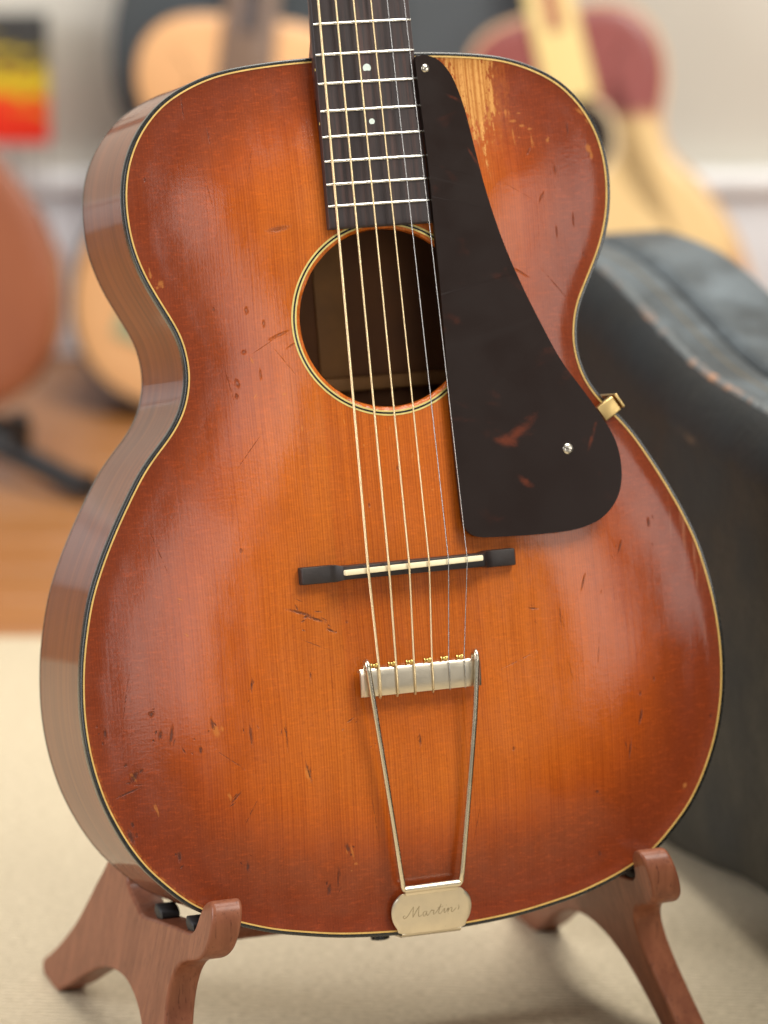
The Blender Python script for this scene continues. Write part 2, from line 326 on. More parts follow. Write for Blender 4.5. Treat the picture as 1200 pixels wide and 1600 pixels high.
MAT['screw'] = nickel('screw_steel', srgb(214, 206, 190), 0.25)
MAT['slot'] = plain('dark_slot', srgb(46, 38, 32), 0.7)
MAT['engrave'] = plain('engraved_line', srgb(158, 142, 112), 0.55, 0.3)
MAT['plain'] = nickel('plain_steel_string', srgb(206, 204, 200), 0.24)

def ebony_mat():
    q = N('dark_rosewood'); v = q.obj()
    ln = q.noise(q.mapping(v, scale=(520, 14, 60)), 1.0, 3, 0.6, 0.2)
    br = q.noise(q.mapping(v, scale=(90, 10, 30)), 1.0, 3)
    po = q.noise(q.mapping(v, scale=(900, 60, 200)), 1.0, 2)
    col = q.mix(q.math('MULTIPLY', q.mapr(ln, 0.35, 0.7), q.mapr(br, 0.3, 0.7)), srgb(36, 26, 26), srgb(70, 44, 38))
    col = q.mix(q.math('MULTIPLY', q.mapr(po, 0.6, 0.7), 0.5), col, srgb(20, 14, 13))
    q.set(col=col, rough=q.mapr(br, 0.3, 0.7, 0.34, 0.5), normal=q.bump(q.math('SUBTRACT', ln, po), 0.25, 0.0002))
    return q.m
MAT['board'] = ebony_mat()
MAT['bridge'] = plain('ebonised_bridge', srgb(38, 29, 26), 0.45, 0, 0.5, 90, bump=0.0002)

# ------------------------------------------------------------------ mesh helpers
def link(o, parent=None):
    C.objects.link(o)
    if parent is not None: o.parent = parent
    return o
def tag(o, label=None, cat=None, group=None, kind=None):
    if label: o['label'] = label
    if cat: o['category'] = cat
    if group: o['group'] = group
    if kind: o['kind'] = kind
    return o
def mesh_obj(name, verts, faces, mat, parent=None, smooth=True, fmat=None, sharp=None):
    me = bpy.data.meshes.new(name); me.from_pydata([tuple(v) for v in verts], [], faces)
    for m in (mat if isinstance(mat, (list, tuple)) else [mat]): me.materials.append(m)
    if fmat is not None: me.polygons.foreach_set('material_index', fmat)
    me.validate(); me.update()
    if smooth:
        me.shade_smooth()
        if sharp: me.set_sharp_from_angle(angle=math.radians(sharp))
    return link(bpy.data.objects.new(name, me), parent)
def bm_obj(name, bm, mat, parent=None, smooth=True, sharp=35):
    me = bpy.data.meshes.new(name); bmesh.ops.recalc_face_normals(bm, faces=bm.faces); bm.to_mesh(me); bm.free()
    for m in (mat if isinstance(mat, (list, tuple)) else [mat]): me.materials.append(m)
    if smooth:
        me.shade_smooth()
        if sharp: me.set_sharp_from_angle(angle=math.radians(sharp))
    return link(bpy.data.objects.new(name, me), parent)
def flat_normals(o):       # large faces keep their own normal next to small rounded edges
    m = o.modifiers.new('weighted', 'WEIGHTED_NORMAL'); m.keep_sharp = True; m.weight = 100
    return o
def g(x, y, z):            # guitar mm -> metres in the guitar object's own frame (origin at the tail)
    return Vector((x / 1000, (y + 208) / 1000, z / 1000))
def catmull(P, n=8, closed=False):
    P = [Vector(p) for p in P]; out = []; m = len(P)
    rngi = range(m if closed else m - 1)
    for i in rngi:
        if closed: p0, p1, p2, p3 = P[(i - 1) % m], P[i], P[(i + 1) % m], P[(i + 2) % m]
        else: p0, p1, p2, p3 = P[max(i - 1, 0)], P[i], P[i + 1], P[min(i + 2, m - 1)]
        for k in range(n):
            t = k / n
            out.append(0.5 * ((2 * p1) + (p2 - p0) * t + (2 * p0 - 5 * p1 + 4 * p2 - p3) * t * t + (3 * p1 - p0 - 3 * p2 + p3) * t ** 3))
    if not closed: out.append(P[-1])
    return out
def tube_bm(bm, pts, rad, seg=10, cap=True, uvl=None):
    pts = [Vector(p) for p in pts]; n = len(pts)
    rads = rad if isinstance(rad, (list, tuple)) else [rad] * n
    T = [(pts[min(i + 1, n - 1)] - pts[max(i - 1, 0)]).normalized() for i in range(n)]
    up = Vector((0, 0, 1)) if abs(T[0].z) < 0.9 else Vector((1, 0, 0))
    nrm = (up - T[0] * up.dot(T[0])).normalized(); rings = []; acc = 0; L = [0]
    for i in range(1, n): acc += (pts[i] - pts[i - 1]).length; L.append(acc)
    for i in range(n):
        nrm = (nrm - T[i] * nrm.dot(T[i])).normalized(); bn = T[i].cross(nrm)
        rings.append([bm.verts.new(pts[i] + (nrm * math.cos(a) + bn * math.sin(a)) * rads[i]) for a in [2 * math.pi * k / seg for k in range(seg)]])
    for i in range(n - 1):
        for k in range(seg):
            f = bm.faces.new((rings[i][k], rings[i][(k + 1) % seg], rings[i + 1][(k + 1) % seg], rings[i + 1][k]))
            if uvl:
                for lp, q in zip(f.loops, (L[i], L[i], L[i + 1], L[i + 1])): lp[uvl].uv = (q, k / seg)
    if cap:
        bm.faces.new(rings[0][::-1]); bm.faces.new(rings[-1])
def tube(name, pts, rad, mat, parent, seg=10, uv=False):
    bm = bmesh.new(); uvl = bm.loops.layers.uv.new('UVMap') if uv else None
    tube_bm(bm, pts, rad, seg, True, uvl)
    return bm_obj(name, bm, mat, parent, True, 50)
def prism_bm(bm, poly, zb, zt, bev=0.0, seg=2):
    """extrude a 2-D polygon between two height functions, rounding the upper rim"""
    f1 = zb if callable(zb) else (lambda x, y: zb); f2 = zt if callable(zt) else (lambda x, y: zt)
    lo = [bm.verts.new((p[0], p[1], f1(p[0], p[1]))) for p in poly]
    up = [bm.verts.new((p[0], p[1], f2(p[0], p[1]))) for p in poly]
    n = len(poly)
    for i in range(n): bm.faces.new((lo[i], lo[(i + 1) % n], up[(i + 1) % n], up[i]))
    bm.faces.new(lo[::-1]); top = bm.faces.new(up)
    if bev: bmesh.ops.bevel(bm, geom=list(top.edges), offset=bev, segments=seg, profile=0.5, affect='EDGES')
def box_bm(bm, c, s, rot=None, bev=0.0, seg=2):
    r = bmesh.ops.create_cube(bm, size=1.0); vs = r['verts']
    M = Matrix.Translation(Vector(c)) @ (rot.to_4x4() if rot else Matrix.Identity(4)) @ Matrix.Diagonal((s[0], s[1], s[2], 1))
    bmesh.ops.transform(bm, matrix=M, verts=vs)
    if bev:
        es = {e for v in vs for e in v.link_edges}
        bmesh.ops.bevel(bm, geom=list(es), offset=bev, segments=seg, profile=0.5, affect='EDGES')
def box(name, c, s, mat, parent, rot=None, bev=0.0005):
    bm = bmesh.new(); box_bm(bm, c, s, rot, bev); return bm_obj(name, bm, mat, parent, True, 40)
def smooth_closed(P, step, sig):
    """resample a closed polyline evenly and smooth it"""
    P = np.array(P, float); Q = np.vstack([P, P[:1]]); L = np.concatenate([[0], np.cumsum(np.hypot(*np.diff(Q, axis=0).T))])
    n = int(round(L[-1] / step)); t = np.linspace(0, L[-1], n, endpoint=False)
    R = np.stack([np.interp(t, L, Q[:, 0]), np.interp(t, L, Q[:, 1])], 1)
    k = int(4 * sig / step) + 1; w = np.exp(-0.5 * (np.arange(-k, k + 1) * step / sig) ** 2); w /= w.sum()
    return sum(wi * np.roll(R, -j, axis=0) for j, wi in zip(range(-k, k + 1), w))
def inward(P):
    T = np.roll(P, -1, 0) - np.roll(P, 1, 0); T /= np.linalg.norm(T, axis=1)[:, None]
    Nn = np.stack([-T[:, 1], T[:, 0]], 1)
    A = 0.5 * np.sum(P[:, 0] * np.roll(P[:, 1], -1) - np.roll(P[:, 0], -1) * P[:, 1])
    return Nn if A > 0 else -Nn

# ------------------------------------------------------------------ the setting
def carpet_mat():
    q = N('woven_cream_carpet'); v = q.obj()
    rib = q.n('ShaderNodeTexWave', wave_type='BANDS', bands_direction='Y'); q.l(q.mapping(v, rot=(0, 0, 0.05)), rib.inputs['Vector'])
    rib.inputs['Scale'].default_value = 62; rib.inputs['Distortion'].default_value = 2.5; rib.inputs['Detail'].default_value = 2
    f = q.noise(q.mapping(v, scale=(160, 420, 160)), 1.0, 4, 0.7); b = q.noise(v, 6, 3)
    col = q.mix(q.math('MULTIPLY', rib.outputs['Fac'], 0.5), srgb(218, 202, 172), srgb(238, 224, 196))
    col = q.mix(q.mapr(f, 0.35, 0.7), col, q.mix(1.0, col, (0.7, 0.68, 0.64, 1), 'MULTIPLY'))
    col = q.mix(q.math('MULTIPLY', q.mapr(b, 0.4, 0.7), 0.18), col, srgb(208, 192, 164))
    q.set(col=col, rough=0.95, spec=0.1, normal=q.bump(q.math('ADD', q.math('MULTIPLY', rib.outputs['Fac'], 0.7), f), 0.7, 0.003))
    return q.m
def floor_mat():
    q = N('oak_floorboards'); v = q.obj()
    f = q.noise(q.mapping(v, scale=(3, 120, 60)), 1.0, 4, 0.6, 0.3); b = q.noise(q.mapping(v, scale=(1.2, 11, 5)), 1.0, 2)
    col = q.mix(q.mapr(f, 0.3, 0.7), srgb(170, 116, 64), srgb(138, 88, 44))
    col = q.mix(q.math('MULTIPLY', q.mapr(b, 0.4, 0.6), 0.5), col, srgb(156, 102, 54))
    q.set(col=col, rough=0.42, coat=0.3, coatr=0.2, normal=q.bump(f, 0.2, 0.0004))
    return q.m
def sheet(name, r0, r1, d0, d1, z0, z1, mat):
    """a slab in room axes"""
    bm = bmesh.new(); box_bm(bm, ((r0 + r1) / 2, (d0 + d1) / 2, (z0 + z1) / 2), (r1 - r0, d1 - d0, z1 - z0), None, 0.003)
    o = bm_obj(name, bm, mat); o.location = RM(0, 0, 0); o.rotation_euler.z = YAW
    return o
WALL_D = 3.86
oak = floor_mat()
fl = sheet('floor', -1.7, 1.7, 2.2, WALL_D + 0.02, -0.06, -0.016, plain('subfloor_dark', srgb(60, 38, 22), 0.8)); tag(fl, kind='structure')
for i in range(13):               # boards of the wood floor beyond the carpet
    d0 = 2.76 + i * 0.085
    bm = bmesh.new(); box_bm(bm, (0, d0 + 0.0415, -0.009), (3.4, 0.083, 0.014), None, 0.0012, 1)
    o = bm_obj('floorboard', bm, oak, fl); o.matrix_parent_inverse = Matrix.Identity(4)
carpet = sheet('carpet', -1.7, 1.7, 0.7, 2.915, -0.016, 0.0, carpet_mat()); tag(carpet, kind='structure')
wallm = plain('warm_grey_wall', srgb(214, 210, 198), 0.85, 0, 0.03, 8)
wl = sheet('wall', -1.7, 1.7, WALL_D, WALL_D + 0.1, -0.02, 1.9, wallm); tag(wl, kind='structure')
bb = sheet('baseboard', -1.7, 1.7, WALL_D - 0.022, WALL_D - 0.002, -0.001, 0.165, plain('white_gloss_paint', srgb(222, 223, 226), 0.35, 0, 0.02, 12)); tag(bb, kind='structure')
bm = bmesh.new(); box_bm(bm, (0, WALL_D - 0.018, 0.176), (3.4, 0.032, 0.022), None, 0.007, 3)
o = bm_obj('baseboard_cap', bm, plain('white_cap_paint', srgb(228, 228, 228), 0.35, 0, 0.02, 12), bb)

# ------------------------------------------------------------------ main guitar
guitar = bpy.data.objects.new('archtop_guitar', None); C.objects.link(guitar)
guitar.empty_display_size = 0.05
guitar.matrix_world = GM @ Matrix.Translation((0, -0.208, 0))
tag(guitar, 'sunburst acoustic archtop guitar with round soundhole and dark pickguard, resting in wooden stand', 'guitar')

half = [(0, -208.8), (25, -208), (47, -206.4), (61, -204.6), (75, -202), (92, -198.5), (114, -191.2), (128, -184.8), (137, -179.8), (146, -172.5), (155, -163.5), (162, -156), (169.5, -145), (175, -135), (182, -119), (186.3, -104), (189.3, -88), (190.6, -70), (190.2, -55), (188.5, -38), (185, -20), (180.5, -3), (174, 13), (168, 25.5), (159, 42), (146, 63), (136, 75), (128.5, 83), (121, 94), (118, 102), (116, 110.5), (115.6, 117), (116.5, 127), (119.5, 138), (126, 150.5), (134, 166), (138.7, 178), (142, 191), (143.4, 207), (142.7, 220), (140.5, 231), (136.5, 241.5), (130, 252.5), (119, 264.3), (106, 272.5), (90, 279), (73, 282.6), (45, 285.2), (20, 286), (0, 286.2)]
raw = half + [(-x, y) for x, y in half[-2:0:-1]]
OUT = smooth_closed([tuple(p) for p in catmull([(x, y, 0) for x, y in raw], 6, True)], 2.2, 5.5) if False else None
cm = catmull([(x, y, 0) for x, y in raw], 6, True)
OUT = smooth_closed([(p.x, p.y) for p in cm], 2.2, 5.0)
INN = inward(OUT); NO = len(OUT)

def edge_dist(P):
    """distance (mm) of 2-D points to the outline"""
    A = OUT; B = np.roll(OUT, -1, 0); D = B - A; L2 = (D ** 2).sum(1)
    out = np.full(len(P), 1e9)
    for i in range(0, len(P), 2000):
        q = P[i:i + 2000]
        t = np.clip(((q[:, None, :] - A[None]) * D[None]).sum(2) / L2[None], 0, 1)
        e = q[:, None, :] - (A[None] + t[..., None] * D[None])
        out[i:i + 2000] = np.sqrt((e ** 2).sum(2)).min(1)
    return out
def inside(P):
    x, y = P[:, 0], P[:, 1]; c = np.zeros(len(P), bool); j = NO - 1
    for i in range(NO):
        xi, yi = OUT[i]; xj, yj = OUT[j]
        c ^= ((yi > y) != (yj > y)) & (x < (xj - xi) * (y - yi) / (yj - yi + 1e-12) + xi); j = i
    return c
def sstep(t): t = np.clip(t, 0, 1); return t * t * t * (t * (6 * t - 15) + 10)
def arch_from(d, x, y):
    dip = -0.45 * np.exp(-((d - 9) / 6.0) ** 2) * np.clip(d / 5, 0, 1)
    dome = 9.2 * (1 - (x / 260) ** 2) * (1 - ((y + 20) / 340) ** 2)
    return sstep(d / 74.0) * 3.8 + sstep(d / 113.0) * dome + dip
def arch(x, y):
    p = np.array([[x, y]], float); return float(arch_from(edge_dist(p), p[:, 0], p[:, 1])[0])

# soundboard mesh: outline + soundhole constraints, evenly spaced interior points
HC, HR = (0.0, 138.0), 50.2
hole = [(HC[0] + HR * math.cos(a), HC[1] + HR * math.sin(a)) for a in np.linspace(0, 2 * math.pi, 120, endpoint=False)]
rim = OUT + INN * 1.2
gx, gy = np.meshgrid(np.arange(-192, 193, 3.0), np.arange(-210, 289, 3.0)); gp = np.stack([gx.ravel(), gy.ravel()], 1)
gp = gp[inside(gp)]; gd = edge_dist(gp)
gp = gp[(gd > 7.5) & (np.hypot(gp[:, 0] - HC[0], gp[:, 1] - HC[1]) > HR + 2)]
extra = [OUT + INN * o for o in (2.2, 3.4, 4.8, 6.2)]
fine = []                                            # finer mesh where the wear marks lie
for (cx, cy, rx, ry, a) in CHIPS + DINGS:
    st_ = max(0.35, min(rx, ry) * 0.55); R_ = max(rx, ry) * 1.9 + 0.6; ca, sa = math.cos(math.radians(a)), math.sin(math.radians(a))
    ux = np.arange(-(rx * 1.9 + 0.8), rx * 1.9 + 0.8, st_); uy = np.arange(-(ry * 1.7 + 0.8), ry * 1.7 + 0.8, max(st_, ry * 0.22))
    for u_ in ux:
        for w_ in uy: fine.append((cx + u_ * ca - w_ * sa, cy + u_ * sa + w_ * ca))
fine = np.array(fine) + rng.uniform(-0.02, 0.02, (len(fine), 2)); fine = fine[inside(fine)]; fine = fine[(edge_dist(fine) > 3.6) & (np.hypot(fine[:, 0] - HC[0], fine[:, 1] - HC[1]) > HR + 1)]
gp_all = gp
keep = np.ones(len(gp), bool)
for (cx, cy, rx, ry, a) in CHIPS + DINGS: keep &= np.hypot(gp[:, 0] - cx, gp[:, 1] - cy) > 0.4
pts = [tuple(p) for p in rim] + hole + [tuple(p) for p in fine] + [tuple(p) for e in extra for p in e] + [tuple(p) for p in gp]
nr, nh = len(rim), len(hole)
edges = [(i, (i + 1) % nr) for i in range(nr)] + [(nr + i, nr + (i + 1) % nh) for i in range(nh)]
vo, _, fo, _, _, _ = geometry.delaunay_2d_cdt([Vector(p) for p in pts], edges, [], 1, 1e-6)
V2 = np.array([(p.x, p.y) for p in vo])
fo = [f for f in fo if np.hypot(*(V2[list(f)].mean(0) - HC)) > HR - 0.3]
dd = edge_dist(V2); Z = arch_from(dd, V2[:, 0], V2[:, 1])
# the hole's own wall: drop a ring 4 mm
verts = [g(V2[i, 0], V2[i, 1], Z[i]) for i in range(len(V2))]
ring_idx = [i for i in range(len(V2)) if abs(np.hypot(V2[i, 0] - HC[0], V2[i, 1] - HC[1]) - HR) < 0.05]
ring_idx.sort(key=lambda i: math.atan2(V2[i, 1] - HC[1], V2[i, 0] - HC[0]))
faces = [tuple(f) for f in fo]; base_n = len(verts)
for k in range(4):
    zz = (0.5, 1.5, 3.0, 4.2)[k]; rr = (HR - 0.25, HR - 0.5, HR - 0.5, HR)[k]
    for i in ring_idx:
        a = math.atan2(V2[i, 1] - HC[1], V2[i, 0] - HC[0]); verts.append(g(HC[0] + rr * math.cos(a), HC[1] + rr * math.sin(a), Z[i] - zz))
m_ = len(ring_idx)
prev = ring_idx
for k in range(4):
    cur = list(range(base_n + k * m_, base_n + (k + 1) * m_))
    for i in range(m_): faces.append((prev[i], prev[(i + 1) % m_], cur[(i + 1) % m_], cur[i]))
    prev = cur
top = mesh_obj('soundboard', verts, faces, MAT['top'], guitar)
bmx = bmesh.new(); bmx.from_mesh(top.data); bmesh.ops.recalc_face_normals(bmx, faces=bmx.faces)
if sum(f.normal.z * f.calc_area() for f in bmx.faces) < 0: bmesh.ops.reverse_faces(bmx, faces=bmx.faces)
bmx.to_mesh(top.data); bmx.free()
nv = len(top.data.vertices)
ed = np.concatenate([dd, np.full(nv - len(dd), 40.0)])
def wear_field(lst):
    f = np.full(len(V2), 3.0)
    for (cx, cy, rx, ry, a) in lst:
        dx, dy = V2[:, 0] - cx, V2[:, 1] - cy; ca, sa = math.cos(math.radians(a)), math.sin(math.radians(a))
        f = np.minimum(f, np.hypot((dx * ca + dy * sa) / rx, (-dx * sa + dy * ca) / ry))
    return np.concatenate([f, np.full(nv - len(f), 3.0)]).astype(np.float32)
top.data.attributes.new('chip', 'FLOAT', 'POINT').data.foreach_set('value', wear_field(CHIPS))
top.data.attributes.new('ding', 'FLOAT', 'POINT').data.foreach_set('value', wear_field(DINGS))
top.data.attributes.new('edge', 'FLOAT', 'POINT').data.foreach_set('value', ed.astype(np.float32))
# burst amount: amber oval in the lower bout joined through the waist to a smaller one above
xx, yy = V2[:, 0], V2[:, 1]
wid = np.interp(yy, [-208, -180, -120, -60, 0, 60, 115, 160, 210, 250, 286], [90, 120, 162, 176, 172, 146, 110, 122, 126, 104, 60])
e1 = 1 - np.clip(np.abs(xx) / wid, 0, 1) ** 1.7
e2 = sstep((yy + 212) / 120.0) * (0.25 + 0.75 * sstep((300 - yy) / 120.0))
br = np.clip(e1, 0, 1) * e2 * (0.65 + 0.35 * sstep(dd / 60.0))
br = np.clip(br * 1.12, 0, 1)
top.data.attributes.new('burst', 'FLOAT', 'POINT').data.foreach_set('value', np.concatenate([br, np.full(nv - len(br), 0.7)]).astype(np.float32))

# binding, purfling, ribs, back
def depth(y): return 107.0 - (y + 208) / 494 * 9.0
def sweep(name, prof, mat, parent, closed=True, uv=False):
    """prof: list of (inward offset, z or callable) along the outline"""
    vs = []; uvs = []; L = np.concatenate([[0], np.cumsum(np.hypot(*np.diff(np.vstack([OUT, OUT[:1]]), axis=0).T))])
    for i in range(NO):
        for (o, z) in prof:
            p = OUT[i] + INN[i] * o; vs.append(g(p[0], p[1], z(p[1]) if callable(z) else z))
    k = len(prof); fs = []; fu = []
    rngj = range(k) if closed else range(k - 1)
    pl = [0]
    for j in range(k - 1):
        z0 = prof[j][1](0) if callable(prof[j][1]) else prof[j][1]; z1 = prof[j + 1][1](0) if callable(prof[j + 1][1]) else prof[j + 1][1]
        pl.append(pl[-1] + math.hypot(prof[j + 1][0] - prof[j][0], z1 - z0))
    for i in range(NO):
        for j in rngj:
            a, b = i * k + j, i * k + (j + 1) % k; i2 = (i + 1) % NO
            fs.append((a, b, i2 * k + (j + 1) % k, i2 * k + j))
            fu.append(((L[i], pl[j]), (L[i], pl[(j + 1) % k]), (L[i + 1], pl[(j + 1) % k]), (L[i + 1], pl[j])))
    me = bpy.data.meshes.new(name); me.from_pydata(vs, [], fs); me.materials.append(mat)
    if uv:
        u = me.uv_layers.new(name='UVMap'); flat = np.array(fu).reshape(-1, 2) / 1000.0; u.data.foreach_set('uv', flat.astype(np.float32).ravel())
    me.update(); me.shade_smooth(); me.set_sharp_from_angle(angle=math.radians(40))
    bmx = bmesh.new(); bmx.from_mesh(me); bmesh.ops.recalc_face_normals(bmx, faces=bmx.faces); bmx.to_mesh(me); bmx.free()
    return link(bpy.data.objects.new(name, me), parent)
sweep('binding', [(1.7, 0.25), (0.35, 0.3), (0.0, 0.15), (-0.25, -0.4), (-0.25, -4.8), (0.4, -5.0), (1.7, -5.0)], MAT['black'], guitar)
sweep('purfling', [(1.72, 0.22), (2.62, 0.28), (2.62, -1.2), (1.72, -1.2)], MAT['cream'], guitar)
ribs = sweep('ribs', [(0.0, -5.02)] + [(0.0, (lambda y, t=t: -5.02 + t * (-(depth(y)) + 3 + 5.02))) for t in (0.2, 0.4, 0.6, 0.8)] + [(0.0, lambda y: -depth(y) + 3)] +
             [(2.4, lambda y: -depth(y) + 3.0), (2.4, -5.02)], MAT['ribs'], guitar, True, True)
sweep('back_binding', [(-0.2, lambda y: -depth(y) + 3.0), (-0.2, lambda y: -depth(y) + 0.6), (0.4, lambda y: -depth(y)), (3, lambda y: -depth(y)), (3, lambda y: -depth(y) + 3.0)], MAT['black'], guitar)
# arched back plate
bp = OUT + INN * 2.0
gi = gp[::3] if False else np.array([p for p in gp if (int(round(p[0] / 3)) % 4 == 0 and int(round(p[1] / 3)) % 4 == 0)])
gi = np.vstack([gi, np.array([(x, y) for x in np.arange(-48, 49, 12.0) for y in np.arange(90, 187, 12.0)])])
vb, _, fb, _, _, _ = geometry.delaunay_2d_cdt([Vector(p) for p in bp] + [Vector(p) for p in gi], [(i, (i + 1) % NO) for i in range(NO)], [], 1, 1e-6)
VB = np.array([(p.x, p.y) for p in vb]); db = edge_dist(VB); zb = -np.array([depth(y) for y in VB[:, 1]]) - sstep(db / 90) * 7 + 0.8
mesh_obj('back', [g(VB[i, 0], VB[i, 1], zb[i]) for i in range(len(VB))], [tuple(f) for f in fb], MAT['inside'], guitar)
# inside, seen through the soundhole: back strip and a cross brace
box('back_strip', g(2, 138, -105.0), (0.018, 0.30, 0.003), MAT['brace'], guitar)
bm = bmesh.new(); box_bm(bm, g(0, 103, -95), (0.20, 0.009, 0.024), None, 0.003); bm_obj('back_brace', bm, MAT['brace'], guitar)

# rosette: ivory / black / ivory rings inlaid round the hole
def ring(name, r0, r1, mat, lift):
    A = np.linspace(0, 2 * math.pi, 144, endpoint=False); vs = []
    for r, dz in ((r0, -0.4), (r0, lift), (r1, lift), (r1, -0.4)):
        P = np.stack([HC[0] + r * np.cos(A), HC[1] + r * np.sin(A)], 1); z = arch_from(edge_dist(P), P[:, 0], P[:, 1]) + dz
        vs += [g(P[i, 0], P[i, 1], z[i]) for i in range(144)]
    fs = [(j * 144 + i, j * 144 + (i + 1) % 144, (j + 1) * 144 + (i + 1) % 144, (j + 1) * 144 + i) for j in range(3) for i in range(144)]
    return mesh_obj(name, vs, fs, mat, guitar, True, None, 40)
ring('rosette_ring', 51.9, 52.8, MAT['ringcream'], 0.16)
ring('rosette_ring', 52.8, 53.9, MAT['black'], 0.13)
ring('rosette_ring', 53.9, 54.8, MAT['ringcream'], 0.16)

# neck, fretboard, frets, dots
SC, SY0 = 648.2, -2.4
def fy(n): return SY0 + SC * 2 ** (-n / 12)
def fz(y): return 11.0 + (285 - y) * 0.045         # fretboard surface
def fwd(y): return 29.0 + (286.3 - y) * 0.0125      # half width
YE, YN = 189.0, 645.0
RAD = 0.6                                            # crown of the board across its width (mm)
def fretboard():
    vs = []; ys = list(np.linspace(YE, YE + 1.2, 3)) + list(np.linspace(YE + 4, YN, 60)); xs = np.linspace(-1, 1, 13)
    for y in ys:
        w = fwd(y); drop = (0.8, 0.2, 0.0)[ys.index(y)] if y < YE + 2 else 0.0
        row = [(-w, fz(y) - 6.2)] + [(-w * 1.0, fz(y) - 1.6)] + [(t * w * (1 if abs(t) < 1 else 0.992), fz(y) - RAD * t * t * 1.4 - drop - (0.35 if abs(t) == 1 else 0)) for t in xs] + [(w, fz(y) - 1.6), (w, fz(y) - 6.2)]
        vs.append([g(x, y, z) for x, z in row])
    k = len(vs[0]); flat = [v for r in vs for v in r]; fs = []
    for i in range(len(vs) - 1):
        for j in range(k): fs.append((i * k + j, i * k + (j + 1) % k, (i + 1) * k + (j + 1) % k, (i + 1) * k + j))
    fs.append(tuple(range(k))[::-1]); fs.append(tuple((len(vs) - 1) * k + j for j in range(k)))
    me = bpy.data.meshes.new('fretboard'); me.from_pydata(flat, [], fs); me.materials.append(MAT['board']); me.update()
    bmx = bmesh.new(); bmx.from_mesh(me); bmesh.ops.recalc_face_normals(bmx, faces=bmx.faces); bmx.to_mesh(me); bmx.free()
    me.shade_smooth(); me.set_sharp_from_angle(angle=math.radians(35))
    return link(bpy.data.objects.new('fretboard', me), guitar)
board = fretboard()
for n in range(9, 21):
    y = fy(n); w = fwd(y) - 0.2
    P = [g(t * w, y, fz(y) - RAD * t * t * 1.4 + (0.35 if abs(t) < 1 else -0.1)) for t in np.linspace(-1, 1, 15)]
    bm = bmesh.new(); tube_bm(bm, P, [0.0006] + [0.0009] * 13 + [0.0006], 10); bm_obj('fret', bm, MAT['fret'], board, True, 60)
def disc(name, x, y, r, z, mat, parent, th=0.6):
    bm = bmesh.new(); prism_bm(bm, [g(x + r * math.cos(a), y + r * math.sin(a), 0)[:2] for a in np.linspace(0, 2 * math.pi, 28, endpoint=False)], (z - th) / 1000, z / 1000, 0.00008, 1)
    return bm_obj(name, bm, mat, parent, True, 40)
disc('position_dot', 0, 277.6, 2.4, fz(277.6) + 0.06, MAT['pearl'], board)
disc('position_dot', 0, 247.6, 1.7, fz(247.6) + 0.06, MAT['pearl'], board)
for y in (278.4, 248.2):
    bm = bmesh.new(); tube_bm(bm, [g(-fwd(y) + 0.4, y, fz(y) - 3.2), g(-fwd(y) - 0.08, y, fz(y) - 3.2)], 0.0008, 14); bm_obj('side_dot', bm, MAT['ringcream'], board, True, 50)
# neck below the board and the block that carries the board over the body
bm = bmesh.new()
rows = []
for y in np.linspace(262, YN, 24):
    w = fwd(y) - 0.4; zt = fz(y) - 6.25; dpt = 20 + (max(0, 300 - y)) * 1.6
    rows.append([bm.verts.new(g(w * math.cos(a), y, zt - dpt * math.sin(a))) for a in np.linspace(0, math.pi, 13)])
for i in range(len(rows) - 1):
    for j in range(12): bm.faces.new((rows[i][j], rows[i][j + 1], rows[i + 1][j + 1], rows[i + 1][j]))
    bm.faces.new((rows[i][12], rows[i][0], rows[i + 1][0], rows[i + 1][12]))
bm.faces.new(rows[0]); bm.faces.new(rows[-1])
bm_obj('neck', bm, mahogany('mahogany_neck', srgb(112, 56, 34), srgb(70, 32, 20), 0.6, 1.0, 0.2, False), guitar, True, 40)
bm = bmesh.new()
prism_bm(bm, [g(x, y, 0)[:2] for x, y in ((-28.6, 191), (28.6, 191), (28.4, 285), (-28.4, 285))], lambda x, y: -0.001, lambda x, y: (fz(y * 1000 - 208) - 6.3) / 1000)
bm_obj('fretboard_support', bm, MAT['board'], guitar)
# plain headstock above the frame
bm = bmesh.new(); prism_bm(bm, [g(x, y, 0)[:2] for x, y in ((-22, 646), (22, 646), (34, 665), (30, 830), (-30, 830), (-34, 665))], (fz(646) - 22) / 1000, (fz(646) - 5) / 1000, 0.001)
bm_obj('headstock', bm, MAT['ribs'], guitar)

